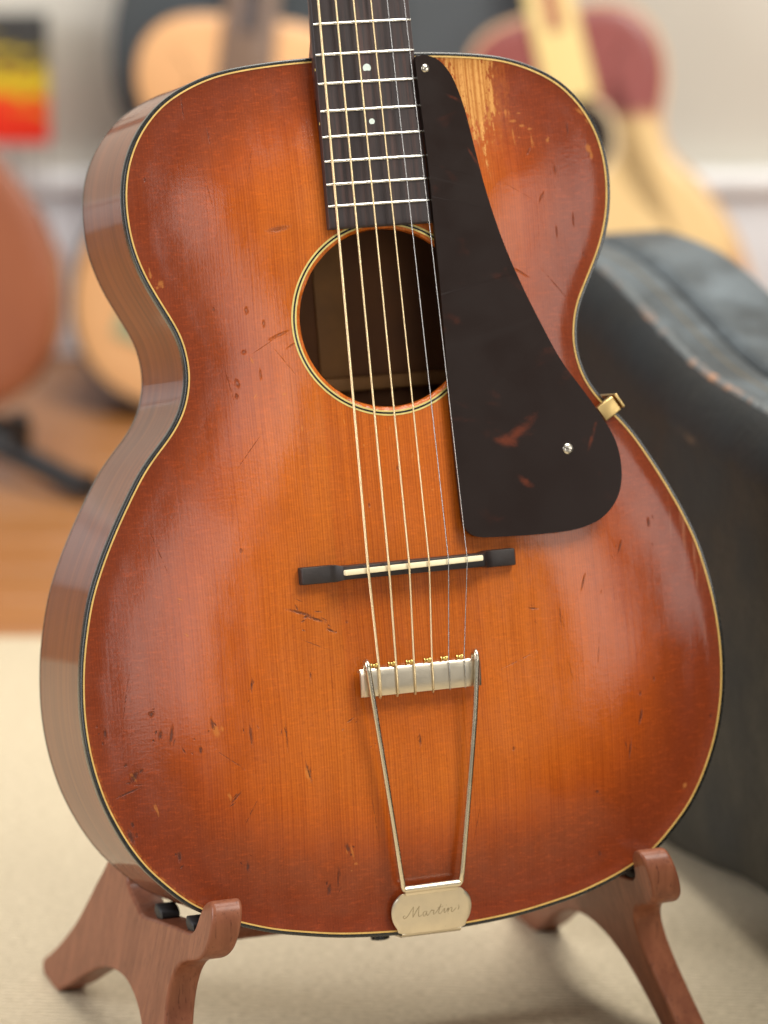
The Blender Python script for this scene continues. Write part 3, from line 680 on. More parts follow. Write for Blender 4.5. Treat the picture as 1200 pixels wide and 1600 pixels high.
# bridge: low scooped wings and a tall middle carrying the bone saddle
SZ = 30.0
def bridge():
    prof = [(-64.0, 5.5, 4.6), (-63.2, 6.6, 4.9), (-56, 6.2, 4.9), (-48, 6.8, 4.9), (-44, 8.6, 4.8), (-42, 12.5, 4.2), (-40.5, 13.6, 3.9), (-30, 13.6, 3.9), (0, 13.6, 3.9), (30, 13.6, 3.9), (40.5, 13.6, 3.9), (42, 12.5, 4.2), (44, 8.6, 4.8), (48, 6.8, 4.9), (56, 6.2, 4.9), (61.2, 6.6, 4.9), (62, 5.5, 4.6)]
    bm = bmesh.new(); rows = []
    for x, h, dpt in prof:
        zb_ = arch(x, -1.5) - 0.3; yc = -1.5
        c = [(-dpt, zb_), (-dpt, zb_ + 1.5), (-dpt + 0.1, zb_ + h * 0.85), (-dpt + 0.35, zb_ + h - 0.15), (-dpt + 0.8, zb_ + h), (dpt - 0.8, zb_ + h), (dpt - 0.35, zb_ + h - 0.15), (dpt - 0.1, zb_ + h * 0.85), (dpt, zb_ + 1.5), (dpt, zb_)]
        rows.append([bm.verts.new(g(x, yc + a, b)) for a, b in c])
    k = len(rows[0])
    for i in range(len(rows) - 1):
        for j in range(k): bm.faces.new((rows[i][j], rows[i][(j + 1) % k], rows[i + 1][(j + 1) % k], rows[i + 1][j]))
    bm.faces.new(rows[0]); bm.faces.new(rows[-1])
    return bm_obj('bridge', bm, MAT['bridge'], guitar, True, 40)
br_o = bridge()
bm = bmesh.new()
for zc, w_, hgt in ((arch(0, -1.5) + 14.3, 1.55, 4.0),):
    P = [(-41.6, -1.6), (-41.2, -2.1), (38.8, -0.9), (39.2, -0.4), (39.2, 1.6), (38.8, 2.1), (-41.2, 0.9), (-41.6, 0.4)]
    prism_bm(bm, [g(x, y - 0.7, 0)[:2] for x, y in P], (zc - 3) / 1000, lambda x, y: (SZ - 0.35 - (x * 1000 / 40) ** 2 * 0.6) / 1000, 0.0004)
bm_obj('saddle', bm, MAT['bone'], br_o)

# tailpiece: engraved hinge plate, tube, two rods and the string bar
def tp_z(y): return np.interp(y, [-209, -205, -196, -186, -182], [1.6, 2.9, 4.6, 6.4, 7.2])
plate2d = catmull([(-15.5, -184.6, 0), (0, -184.6, 0), (15.5, -184.6, 0), (19.8, -186.8, 0), (22.8, -190.6, 0), (23.7, -195.4, 0), (22.9, -200.4, 0), (20.6, -204.6, 0), (17.8, -207.9, 0), (0, -208.4, 0), (-17.8, -207.9, 0), (-20.6, -204.6, 0), (-22.9, -200.4, 0), (-23.7, -195.4, 0), (-22.8, -190.6, 0), (-19.8, -186.8, 0)], 4, True)
bm = bmesh.new(); nP = len(plate2d); loops = []
for (sc_, dz) in ((1.0, -1.1), (1.0, -0.25), (0.985, 0.0), (0.9, 0.02), (0.7, 0.04), (0.4, 0.05)):
    loops.append([bm.verts.new(g(p.x * sc_, -196.4 + (p.y + 196.4) * sc_, tp_z(-196.4 + (p.y + 196.4) * sc_) + dz)) for p in plate2d])
for a, b in zip(loops[:-1], loops[1:]):
    for i in range(nP): bm.faces.new((a[i], a[(i + 1) % nP], b[(i + 1) % nP], b[i]))
bm.faces.new(loops[-1]); bm.faces.new(loops[0][::-1])
tp = bm_obj('tailpiece', bm, MAT['nickel'], guitar, True, 40)
bm = bmesh.new()                                     # the plate folded over the tail edge
F = [(-208.2, 1.7), (-209.7, 0.6), (-210.3, -1.5), (-210.3, -34)]
r_ = [[bm.verts.new(g(x, y + o * 1.0, z - o * 0.4)) for y, z in F] for x in (-17.6, 17.6) for o in (0, 1)]
for a, b in ((0, 2), (1, 3), (0, 1), (2, 3)):
    for i in range(3): bm.faces.new((r_[a][i], r_[b][i], r_[b][i + 1], r_[a][i + 1]))
for i in (0, 3): bm.faces.new((r_[0][i], r_[1][i], r_[3][i], r_[2][i]))
bm_obj('tail_flange', bm, MAT['nickel'], tp, True, 50)
bm = bmesh.new(); tube_bm(bm, [g(-16.4, -182.4, 8.6), g(16.4, -182.0, 8.6)], 0.0021, 16); bm_obj('hinge_tube', bm, MAT['nickel'], tp, True, 50)
bm = bmesh.new(); prism_bm(bm, [g(x, y, 0)[:2] for x, y in ((-15.6, -186.2), (15.6, -186.0), (15.6, -183.0), (-15.6, -183.2))], 0.0062, lambda x, y: 0.0072 + (y - 0.0215) * 0.35, 0.0002); bm_obj('hinge_tongue', bm, MAT['nickel'], tp)
for s in (-1, 1):
    P = [(32, -60, 19.5), (32.1, -55.0, 20.0), (32.2, -52.4, 21.6), (32.2, -51.9, 23.6), (32.2, -52.9, 25.4), (32.1, -55.6, 26.2), (31.8, -60, 26.0), (29, -85, 23.6), (24, -126, 18.4), (18.6, -170, 11.6), (17.6, -177.5, 10.3), (17.2, -180.6, 9.4), (16.2, -182.2, 8.8), (14.0, -182.4, 8.6)]
    P = catmull([g(s * x - (0.6 if s > 0 and y > -70 else 0), y, z) for x, y, z in P], 5)
    tube('rod', P, 0.00155, MAT['nickel_rod'], tp, 14)
# string bar: bent plate with rolled upper edge and turned ends
bm = bmesh.new()
prof = [(-57.2, 17.5), (-56.0, 19.0), (-55.6, 21.0), (-55.9, 22.3), (-56.8, 22.8), (-60, 22.9), (-66, 22.5), (-70.6, 22.0), (-71.4, 21.6), (-71.6, 20.6), (-70.4, 20.4), (-66, 21.0), (-60, 21.4), (-57.4, 21.0), (-57.0, 19.4), (-58.0, 18.0)]
xsb = [-35.6, -35.2, -34.0, -30, -20, 0, 20, 30, 33.6, 34.6, 35.0]
rows = [[bm.verts.new(g(x, y, z - (1.8 if abs(x) > 34.8 else 0.7 if abs(x) > 34.1 else 0))) for y, z in prof] for x in xsb]
k = len(prof)
for i in range(len(rows) - 1):
    for j in range(k): bm.faces.new((rows[i][j], rows[i][(j + 1) % k], rows[i + 1][(j + 1) % k], rows[i + 1][j]))
bm.faces.new(rows[0]); bm.faces.new(rows[-1])
bm_obj('string_bar', bm, MAT['nickel'], tp, True, 35)
# script engraving
strokes = [[(1.3, 1.6), (0.8, 2.0), (0.1, 1.5), (0.2, 0.6), (1.2, 0.4), (2.8, 1.6), (4.6, 4.2), (6.2, 6.6)], [(6.2, 6.6), (6.0, 4.2), (5.7, 0.3)], [(5.7, 0.3), (7.6, 3.4), (9.7, 6.5)], [(9.7, 6.5), (9.2, 3.6), (9.1, 1.0), (9.7, 0.2), (10.9, 1.0)],
           [(14.1, 2.5), (13.0, 2.9), (11.9, 1.9), (11.9, 0.5), (12.8, 0.2), (14.1, 2.6)], [(14.1, 2.6), (13.9, 0.9), (14.4, 0.2), (15.6, 1.2)], [(15.6, 1.2), (17.0, 3.1), (17.2, 2.6), (18.3, 2.7), (17.9, 1.0), (18.2, 0.3), (19.3, 1.0)],
           [(19.3, 1.0), (21.3, 3.4), (22.7, 5.8)], [(22.7, 5.8), (21.3, 2.0), (21.2, 0.5), (21.9, 0.2), (23.1, 1.2)], [(20.5, 3.9), (23.8, 4.2)], [(23.1, 1.2), (24.7, 2.9), (24.3, 1.0), (24.6, 0.3), (25.8, 1.2)], [(25.5, 4.4), (25.8, 4.7)],
           [(25.8, 1.2), (26.9, 2.9), (26.4, 0.2)], [(26.4, 0.2), (27.6, 2.3), (28.8, 2.9), (29.0, 2.2), (28.6, 0.8), (29.0, 0.2), (30.3, 1.0), (31.6, 2.3)], [(33.0, 3.6), (33.2, 2.2), (32.5, 0.9)]]
bm = bmesh.new()
for st in strokes:
    P = catmull([Vector((a, b, 0)) for a, b in st], 5) if len(st) > 2 else [Vector((a, b, 0)) for a, b in st]
    Q = []
    for p in P:
        x = -17.0 + p.x; y = -199.4 + p.y * 0.98 + p.x * 0.03
        Q.append(g(x, y, tp_z(y) + 0.05))
    n_ = len(Q); tube_bm(bm, Q, [0.00014 + 0.00010 * math.sin(math.pi * i / max(1, n_ - 1)) for i in range(n_)], 6)
bm_obj('engraved_script', bm, MAT['engrave'], tp)
# strap button just below the tail
bm = bmesh.new(); P = [g(-17, -209 - t, -44) for t in (0, 2, 3.2, 4.0, 6.4, 7.0)]
tube_bm(bm, P, [0.003, 0.003, 0.004, 0.0055, 0.0055, 0.004], 20); bm_obj('strap_button', bm, MAT['black'], guitar, True, 50)

# strings
xs_nut = [-25.6, -15.5, -5.1, 5.0, 14.6, 24.5]; xs_sad = [-28.9, -16.8, -4.9, 6.8, 18.2, 29.2]; xs_bar = [-25.2, -15.1, -4.6, 6.0, 15.8, 25.0]
rad = [0.74, 0.63, 0.54, 0.46, 0.29, 0.26]
bronze = [wound_string('bronze_wound_%d' % i, srgb(250, 226, 178), 1100 + 250 * i) for i in range(4)]
for i in range(6):
    xn, xa, xb = xs_nut[i], xs_sad[i], xs_bar[i]
    def xat(y): return xa + (xn - xa) * y / 315.0
    P = [(xat(645), 645, fz(645) + 1.2), (xat(315), 315, fz(315) + 3.4), (xa, 0.6, SZ + rad[i]), (xa, -0.4, SZ + rad[i] - 0.05)]
    P += [(xb, -54.2, 23.6), (xb, -56.2, 23.7)] + ([(xb, -64, 23.0 + rad[i]), (xb, -71.0, 22.4 + rad[i]), (xb, -72.6, 21.4), (xb, -72.3, 20.0), (xb, -69, 19.6), (xb - 2.4, -57.0, 21.6)] if i < 4 else [(xb, -64, 22.95 + rad[i]), (xb, -70.8, 22.3 + rad[i]), (xb, -72.2, 21.4), (xb, -71.8, 20.2), (xb, -69, 19.8), (xb - 2.4, -57.0, 21.6)])
    bm = bmesh.new(); uvl = bm.loops.layers.uv.new('UVMap'); tube_bm(bm, [g(*p) for p in P], rad[i] / 1000, 10, True, uvl)
    so = bm_obj('string', bm, bronze[i] if i < 4 else MAT['plain'], guitar, True, 60)
    so['label'] = ['thickest bronze wound string', 'second bronze wound string', 'third bronze wound string', 'thinnest bronze wound string', 'thicker plain steel string', 'thinnest plain steel string'][i]
    bm = bmesh.new(); bx_ = xb - 2.6
    for (r0, dy) in ((0, 0),):
        tube_bm(bm, [g(bx_ - 1.9, -54.2, 22.4), g(bx_ - 1.3, -54.2, 22.4), g(bx_ - 0.6, -54.2, 22.4), g(bx_ + 0.6, -54.2, 22.4), g(bx_ + 1.3, -54.2, 22.4), g(bx_ + 1.9, -54.2, 22.4)], [0.0015, 0.0016, 0.0010, 0.0010, 0.0016, 0.0015], 16)
    bm_obj('ball_end', bm, MAT['ballbrass'], so, True, 50)

# pickguard
pg = [(27.6, 280.5), (28.4, 282.6), (31.0, 283.2), (37.8, 281.6), (43.0, 278.1), (47.9, 271.0), (51.2, 262.4), (54.4, 250.3), (58.2, 228.5), (61.8, 208.8), (66.0, 190.5), (71.2, 172.1), (78.0, 153.0), (86.6, 132.2), (98.0, 107.4), (108.9, 90.6), (116.5, 78.9), (123.2, 67.3), (127.6, 56.5), (129.2, 43.8), (127.6, 32.2), (123.0, 23.2), (115.0, 15.9), (104.6, 11.9), (92.5, 10.1), (70.6, 9.9), (48.8, 10.6), (40.6, 11.4), (35.4, 13.7), (32.5, 18.0), (31.6, 25.0), (31.0, 46.4), (30.6, 82.0), (30.5, 101.1), (30.6, 154.6), (30.3, 184.5), (29.8, 225.0), (28.2, 262.0)]
PG = smooth_closed([(p.x, p.y) for p in catmull([(x, y, 0) for x, y in pg], 6, True)], 1.2, 1.3)
def pgz(y): return 14.6 + (285 - y) * 0.021
bm = bmesh.new()
prism_bm(bm, [g(x, y, 0)[:2] for x, y in PG], lambda x, y: (pgz(y * 1000 - 208) - 3.0) / 1000, lambda x, y: pgz(y * 1000 - 208) / 1000, 0.0007, 3)
guard = flat_normals(bm_obj('pickguard', bm, MAT['guard'], guitar, True, 60))
def screw(x, y, r, ang):
    z = pgz(y); bm = bmesh.new()
    tube_bm(bm, [g(x, y, z - 2), g(x, y, z + 0.1), g(x, y, z + 0.45), g(x, y, z + 0.75), g(x, y, z + 0.85)], [r / 1000, r / 1000, r / 1000 * 0.9, r / 1000 * 0.6, r / 1000 * 0.1], 24)
    s = bm_obj('screw', bm, MAT['screw'], guard, True, 60)
    box('screw_slot', g(x, y, z + 0.68), (r * 1.75 / 1000, 0.00055, 0.0006), MAT['slot'], s, Matrix.Rotation(ang, 3, 'Z'), 0.00005)
screw(33.0, 275.4, 2.4, 0.5); screw(98.0, 56.4, 3.1, -0.35)
# brass bracket bridging from the guard to the rib
R3 = Matrix.Rotation(math.radians(-34), 3, 'Z')
bm = bmesh.new(); box_bm(bm, g(126.4, 77.0, 12.4), (0.0118, 0.0098, 0.0052), Matrix.Rotation(math.radians(32), 3, 'Z'), 0.0008, 3)
box_bm(bm, g(133.2, 81.2, 0.0), (0.0018, 0.0092, 0.030), Matrix.Rotation(math.radians(32), 3, 'Z'), 0.0005, 2)
bm_obj('guard_bracket', bm, MAT['brass'], guard, True, 35)

# ------------------------------------------------------------------ guitar stand
stand = bpy.data.objects.new('guitar_stand', None); C.objects.link(stand); stand.location = (0, 0, 0)
tag(stand, 'reddish brown wooden guitar stand with two hooked side plates on the carpet', 'guitar stand')
prof_s = [(4, 139), (0, 141), (-5, 139), (-9, 132), (-9, 121), (-5, 112), (4, 105), (18, 99), (29, 93), (36, 84), (38, 72), (35, 58), (27, 40), (16, 20), (6, 0), (38, 0), (46, 12), (58, 28), (72, 41), (88, 49), (108, 52.5), (130, 50.5), (154, 43), (180, 29), (203, 14), (222, 3), (226, 0), (256, 0), (262, 3), (262, 8), (252, 15), (234, 30), (214, 50), (200, 69), (190, 84), (180, 98), (174, 114), (171, 132), (166, 139), (158, 140), (151, 134), (145, 118), (138, 103), (124, 98), (114, 96.5), (108, 94.8), (100, 95.2), (82, 100), (52, 107.5), (26, 113.5), (19, 116), (15, 121), (13, 128), (9, 136)]
standwood = mahogany('oiled_sapele', srgb(138, 86, 62), srgb(120, 71, 50), 0.3, 1.0, 0.25, False, (150, 210, 9))
padm = plain('black_rubber', srgb(24, 24, 25), 0.55)
PS = smooth_closed([(p.x, p.y) for p in catmull([(a, b, 0) for a, b in prof_s], 5, True)], 2.0, 2.0)
def stand_plate(xA, yaw, k, th, sgn):
    """profile (s back, h up) laid on a plane that splays outwards at the floor"""
    ty = math.tan(math.radians(yaw)); fA = 62.0
    def P(s, h, off): return Vector(((xA + ty * s + k * (140 - h) + off) / 1000, -(fA - s) / 1000, h / 1000))
    bm = bmesh.new()
    a = [bm.verts.new(P(s, h, 0)) for s, h in PS]; b = [bm.verts.new(P(s, h, th)) for s, h in PS]; n = len(PS)
    for i in range(n): bm.faces.new((a[i], a[(i + 1) % n], b[(i + 1) % n], b[i]))
    f1 = bm.faces.new(a); f2 = bm.faces.new(b[::-1])
    bmesh.ops.recalc_face_normals(bm, faces=bm.faces)
    bmesh.ops.bevel(bm, geom=list(set(list(f1.edges) + list(f2.edges))), offset=0.0022, segments=3, profile=0.5, affect='EDGES')
    bmesh.ops.triangulate(bm, faces=[f for f in bm.faces if len(f.verts) > 8])
    o = flat_normals(bm_obj('side_plate', bm, standwood, stand, True, 60))
    for (s, h) in ((33, 114.5), (86, 102.2)):
        bm = bmesh.new(); c = P(s, h, th / 2)
        tube_bm(bm, [c + Vector((-0.006, 0, 0)), c + Vector((-0.005, 0, 0)), c + Vector((0.005, 0, 0)), c + Vector((0.006, 0, 0))], [0.003, 0.0045, 0.0045, 0.003], 16)
        for v_ in bm.verts: v_.co.y = c.y + (v_.co.y - c.y) * 1.9
        bm_obj('rubber_pad', bm, padm, o, True, 60)
    for (s, h) in ((243, 0.5),):
        bm = bmesh.new(); c = P(s, 0, th / 2); box_bm(bm, c + Vector((0, 0, 0.003)), (0.012, 0.020, 0.006), None, 0.001); bm_obj('rubber_foot', bm, padm, o)
    return o
stand_plate(-131, -2, -0.20, 17.5, -1)
stand_plate(121, -5, 0.30, 17.5, 1)
bm = bmesh.new(); tube_bm(bm, [Vector((-0.138, 0.062, 0.072)), Vector((0.128, 0.062, 0.072))], 0.008, 18); bm_obj('cross_bar', bm, standwood, stand, True, 50)

# ------------------------------------------------------------------ background things
def px_room(px, py, d=None, z=None):
    """where a line of sight meets a given depth or height in the room (used once, to measure positions)"""
    dr = rot @ Vector(((px - 600) / 6106, -(py - 800) / 6106, -1)); h_ = dr.dot(HD); r_ = dr.dot(RT)
    t = d / h_ if d is not None else (z - CAMP.z) / dr.z
    return r_ * t, h_ * t, CAMP.z + dr.z * t

# black leatherette guitar case standing on its long side
def leatherette(name, dk, lite):
    q = N(name); v = q.obj()
    f = q.noise(v, 200, 4, 0.7); b = q.noise(v, 10, 6, 0.68); sc = q.noise(q.mapping(v, scale=(10, 10, 22)), 1.0, 4, 0.7)
    col = q.mix(q.mapr(b, 0.35, 0.7), srgb(*dk), srgb(*lite))
    col = q.mix(q.math('MULTIPLY', q.mapr(sc, 0.66, 0.74), 0.5), col, srgb(112, 86, 64))
    q.set(col=col, rough=q.mapr(b, 0.3, 0.7, 0.42, 0.6), normal=q.bump(q.math('ADD', f, q.math('MULTIPLY', b, 3.0)), 0.6, 0.0016), spec=0.22)
    return q.m
case_face = leatherette('black_case_cloth_shaded', (10, 12, 15), (23, 27, 30)); case_rim = leatherette('black_case_cloth_lit', (52, 57, 60), (100, 108, 112))  # one cloth: shade coloured into the face, overhead light into the rim
frayed = N('frayed_edge'); fv = frayed.obj()
frayed.set(col=frayed.mix(frayed.mapr(frayed.noise(fv, 26, 5, 0.75), 0.50, 0.66), srgb(92, 96, 96), srgb(168, 122, 88)), rough=0.85)
case = bpy.data.objects.new('guitar_case', None); C.objects.link(case)
tag(case, 'old black hard guitar case with frayed tan edge, standing on its side behind the guitar', 'guitar case')
r0, d0, _ = px_room(930, 430, z=0.355); r1, d1, _ = px_room(1200, 652, z=0.335)
p0 = RM(r0, d0, 0); p1 = RM(r1, d1, 0); dirv = (p1 - p0).normalized()
case.location = p0; case.rotation_euler.z = math.atan2(dirv.y, dirv.x)
# local: x runs towards the camera along the case, y = away from its visible face, z up
# side face towards the camera is -y or +y depending on handedness; the depth runs to the far right
side = 1 if Vector((-dirv.y, dirv.x, 0)).dot(RT) > 0 else -1
co = catmull([(-0.30, 0.12, 0), (-0.285, 0.20, 0), (-0.235, 0.29, 0), (-0.14, 0.345, 0), (-0.02, 0.358, 0), (0.065, 0.351, 0), (0.14, 0.339, 0), (0.21, 0.332, 0), (0.32, 0.333, 0), (0.44, 0.325, 0), (0.56, 0.305, 0), (0.66, 0.26, 0), (0.74, 0.235, 0), (0.90, 0.225, 0), (0.98, 0.20, 0), (0.98, 0.14, 0), (0.90, 0.11, 0), (0.72, 0.10, 0), (0.62, 0.06, 0), (0.50, 0.042, 0), (0.34, 0.035, 0), (0.25, 0.016, 0), (0.15, 0.001, 0), (0.0, 0.0, 0), (-0.16, 0.008, 0), (-0.26, 0.05, 0)], 5, True)
co = smooth_closed([(p.x, p.y) for p in co], 0.012, 0.014); ci = inward(co); NCs = len(co)
def case_shell(name, y0, y1, inset, mat, dome=0.0, cap0=True, cap1=True, rnd=0.012):
    vs = []; prof = []
    hh = min(rnd, (y1 - y0) * 0.95)
    st = [(rnd * (1 - math.sin(t)), y0 + hh * (1 - math.cos(t))) for t in np.linspace(0, math.pi / 2, 7)] if cap0 else [(0, y0)]
    en = [(0, y1 - rnd), (rnd * 0.3, y1 - (y1 - y0) * 0.04), (rnd, y1)] if cap1 else [(0, y1)]
    prof = st + en
    for o_, y in prof: vs += [(co[i][0] + ci[i][0] * (o_ + inset), side * y, max(0.0, co[i][1] + ci[i][1] * (o_ + inset))) for i in range(NCs)]
    fs = [(j * NCs + i, j * NCs + (i + 1) % NCs, (j + 1) * NCs + (i + 1) % NCs, (j + 1) * NCs + i) for j in range(len(prof) - 1) for i in range(NCs)]
    fs += [tuple(range(NCs)), tuple((len(prof) - 1) * NCs + i for i in range(NCs))[::-1]]
    bm = bmesh.new(); bv = [bm.verts.new(v) for v in vs]
    for f in fs: bm.faces.new([bv[i] for i in f])
    bmesh.ops.triangulate(bm, faces=[f for f in bm.faces if len(f.verts) > 8])
    return flat_normals(bm_obj(name, bm, mat, case, True, 60))
case_shell('case_face', -0.020, 0.0065, -0.002, case_face, rnd=0.034, cap1=False)
case_shell('case_body', 0.0066, 0.036, -0.003, case_rim, cap0=False, cap1=False)
case_shell('case_lid', 0.039, 0.100, -0.007, case_rim, rnd=0.010)
case_shell('lid_seam', 0.0361, 0.0389, -0.001, MAT['slot'], rnd=0.0005)
# frayed edge strip along the upper front rim: short ragged lengths of worn piping
top_i = [i for i in range(NCs) if co[i][1] > 0.2 and -0.3 < co[i][0] < 0.6]
top_i.sort(key=lambda i: co[i][0])
bm = bmesh.new()
P = [Vector((co[i][0], side * 0.0045, co[i][1] + 0.0012)) for i in top_i]
P = catmull(P, 3)
tube_bm(bm, [p + Vector((0, side * rng.normal(0, 0.0004), rng.normal(0, 0.0005))) for p in P], [0.0026 + 0.0006 * abs(rng.normal()) for _ in P], 8)
bm_obj('worn_edge', bm, frayed.m, case, True, 60)
bm = bmesh.new(); tube_bm(bm, [Vector((co[i][0], side * 0.024, co[i][1] + 0.0028)) for i in top_i], 0.0009, 6); bm_obj('stitch_line', bm, plain('tan_stitch', srgb(104, 94, 76), 0.8), case)

# small-bodied guitars leaning on the wall
GO = smooth_closed([(x * 0.79, (y + 208.8) * 0.83) for x, y in OUT], 5.0, 4.0); GI = inward(GO); NG = len(GO)
def back_guitar(name, label, r, d, tilt, lean, spin, top_mat, side_mat, board_mat, scale=1.0, ring_mat=None, binding_mat=None, z=0.0, neck=True, guard=None):
    root = bpy.data.objects.new(name, None); C.objects.link(root)
    # stand upright: local x across, y up the neck, z out of the top
    base = Matrix(((1, 0, 0), (0, 0, -1), (0, 1, 0)))
    M = Matrix.Rotation(YAW + spin, 3, 'Z') @ Matrix.Rotation(-lean, 3, 'X') @ base @ Matrix.Rotation(tilt, 3, 'Z')
    root.matrix_world = Matrix.Translation(RM(r, d, z)) @ M.to_4x4() @ Matrix.Diagonal((*(scale if isinstance(scale, tuple) else (scale,) * 3), 1))
    tag(root, label, 'guitar', 'guitars leaning in the background')
    D = 0.09
    q = GO / 1000.0; qi = GI
    # top plate with gentle round-over
    bm = bmesh.new(); rings = []
    for (o_, z_) in ((0.0, 0.0), (0.002, 0.0012), (0.02, 0.0016), (0.06, 0.002)):
        rings.append([bm.verts.new((q[i][0] + qi[i][0] * o_, q[i][1] + qi[i][1] * o_, z_)) for i in range(NG)])
    for a, b in zip(rings[:-1], rings[1:]):
        for i in range(NG): bm.faces.new((a[i], a[(i + 1) % NG], b[(i + 1) % NG], b[i]))
    bmesh.ops.triangulate(bm, faces=[bm.faces.new(rings[-1])])
    bm_obj('soundboard', bm, top_mat, root, True, 40)
    vs = [(q[i][0], q[i][1], z_) for z_ in (-0.0005, -0.03, -0.06, -D) for i in range(NG)]
    fs = [(j * NG + i, j * NG + (i + 1) % NG, (j + 1) * NG + (i + 1) % NG, (j + 1) * NG + i) for j in range(3) for i in range(NG)] + [tuple(3 * NG + i for i in range(NG))]
    bm = bmesh.new(); bv = [bm.verts.new(v) for v in vs]
    for f in fs: bm.faces.new([bv[i] for i in f])
    bmesh.ops.triangulate(bm, faces=[f for f in bm.faces if len(f.verts) > 8])
    bm_obj('ribs', bm, side_mat, root, True, 40)
    if binding_mat:
        vs = []
        for (o_, z_) in ((0.004, 0.0022), (-0.001, 0.002), (-0.001, -0.006), (0.004, -0.006)): vs += [(q[i][0] + qi[i][0] * o_, q[i][1] + qi[i][1] * o_, z_) for i in range(NG)]
        fs = [(j * NG + i, j * NG + (i + 1) % NG, ((j + 1) % 4) * NG + (i + 1) % NG, ((j + 1) % 4) * NG + i) for j in range(4) for i in range(NG)]
        mesh_obj('binding', vs, fs, binding_mat, root, True, None, 40)
    hy = 0.285
    A = np.linspace(0, 2 * math.pi, 40, endpoint=False)
    mesh_obj('soundhole', [(0.036 * math.cos(a), hy + 0.036 * math.sin(a), 0.0028) for a in A] + [(0, hy, 0.0024)], [(i, (i + 1) % 40, 40) for i in range(40)], plain('soundhole_dark', srgb(24, 16, 12), 0.9), root)
    vs = [(r_ * math.cos(a), hy + r_ * math.sin(a), 0.0030) for r_ in (0.037, 0.043) for a in A]
    mesh_obj('rosette', vs, [(i, (i + 1) % 40, 40 + (i + 1) % 40, 40 + i) for i in range(40)], ring_mat or MAT['black'], root)
    yt = 0.41
    bm = bmesh.new(); prism_bm(bm, [(-0.0285, hy + 0.036), (0.0285, hy + 0.036), (0.022, yt + 0.30), (-0.022, yt + 0.30)], 0.0025, 0.0095, 0.001); fb_ = bm_obj('fretboard', bm, board_mat, root)
    bm = bmesh.new(); tube_bm(bm, [Vector((0, yt - 0.02, -0.012)), Vector((0, yt + 0.30, -0.004))], [0.024, 0.020], 16); bm_obj('neck', bm, side_mat, root, True, 50)
    bm = bmesh.new(); prism_bm(bm, [(-0.075, 0.115), (0.075, 0.115), (0.07, 0.132), (-0.07, 0.132)], 0.002, 0.010, 0.002); bm_obj('bridge', bm, MAT['board'], root)
    if guard:
        bm = bmesh.new(); prism_bm(bm, guard[0], 0.002, 0.0042, 0.0006); bm_obj('pickguard', bm, guard[1], root)  # flat patch on the top, here a pale green decal
    return root
def simple_wood(name, a, b, sx=200, coat=0.5):
    q = N(name); v = q.obj(); f = q.noise(q.mapping(v, scale=(sx, 5, 5)), 1.0, 3); c = q.noise(v, 7, 2)
    q.set(col=q.mix(q.mapr(c, 0.3, 0.7), q.mix(f, a, b), a), rough=0.45, coat=coat, coatr=0.2); return q.m
natural = simple_wood('natural_spruce', srgb(222, 170, 116), srgb(210, 152, 98))
darkside = simple_wood('dark_rosewood_sides', srgb(58, 40, 34), srgb(38, 27, 24))
brownneck = simple_wood('walnut_board', srgb(120, 96, 78), srgb(98, 76, 62))
mint = plain('pale_green_patch', srgb(164, 176, 142), 0.4)  # pale green patch on the top, drawn as a flat decal
back_guitar('parlor_guitar', 'pale natural topped guitar with brown fretboard leaning behind the sunburst guitar at left', *px_room(326, 650, z=0.004)[:2], math.radians(-6.0), math.radians(17), 0.0, natural, darkside, brownneck, 0.945,
            binding_mat=plain('charcoal_binding', srgb(52, 54, 56), 0.5), guard=([(-0.105, 0.075), (-0.05, 0.06), (-0.02, 0.11), (-0.04, 0.175), (-0.085, 0.165)], mint))
# red and yellow guitar at right
q = N('red_and_yellow_paint'); v = q.obj(); sp = q.n('ShaderNodeSeparateXYZ'); q.l(v, sp.inputs[0])
wv = q.noise(v, 9, 3); yv = q.math('ADD', sp.outputs[1], q.math('MULTIPLY', q.math('SUBTRACT', wv, 0.5), 0.04))
yl = q.math('SUBTRACT', yv, q.math('MULTIPLY', sp.outputs[0], -0.28))
rd = q.mapr(yl, 0.300, 0.320); low = q.mapr(q.math('ADD', yv, q.math('MULTIPLY', sp.outputs[0], -0.25)), 0.13, 0.06)
colr = q.mix(rd, q.mix(q.noise(q.mapping(v, scale=(160, 4, 4)), 1.0, 2), srgb(212, 182, 126), srgb(196, 160, 100)), srgb(122, 46, 38)); colr = q.mix(low, colr, srgb(158, 88, 48))
q.set(col=colr, rough=0.45, coat=0.4, coatr=0.2); redyel = q.m
redside = simple_wood('red_brown_sides', srgb(160, 100, 60), srgb(130, 72, 42)); creamboard = plain('cream_celluloid_board', srgb(220, 194, 130), 0.4, 0, 0.06)
back_guitar('parlor_guitar', 'red and yellow painted guitar with cream fretboard leaning at right behind the case', *px_room(1012, 660, z=0.004)[:2], math.radians(13.0), math.radians(17), 0.0, redyel, redside, creamboard, (0.84, 0.98, 0.95),
            ring_mat=plain('cream_ring', srgb(214, 190, 150), 0.5), binding_mat=plain('tan_binding', srgb(196, 158, 120), 0.5))
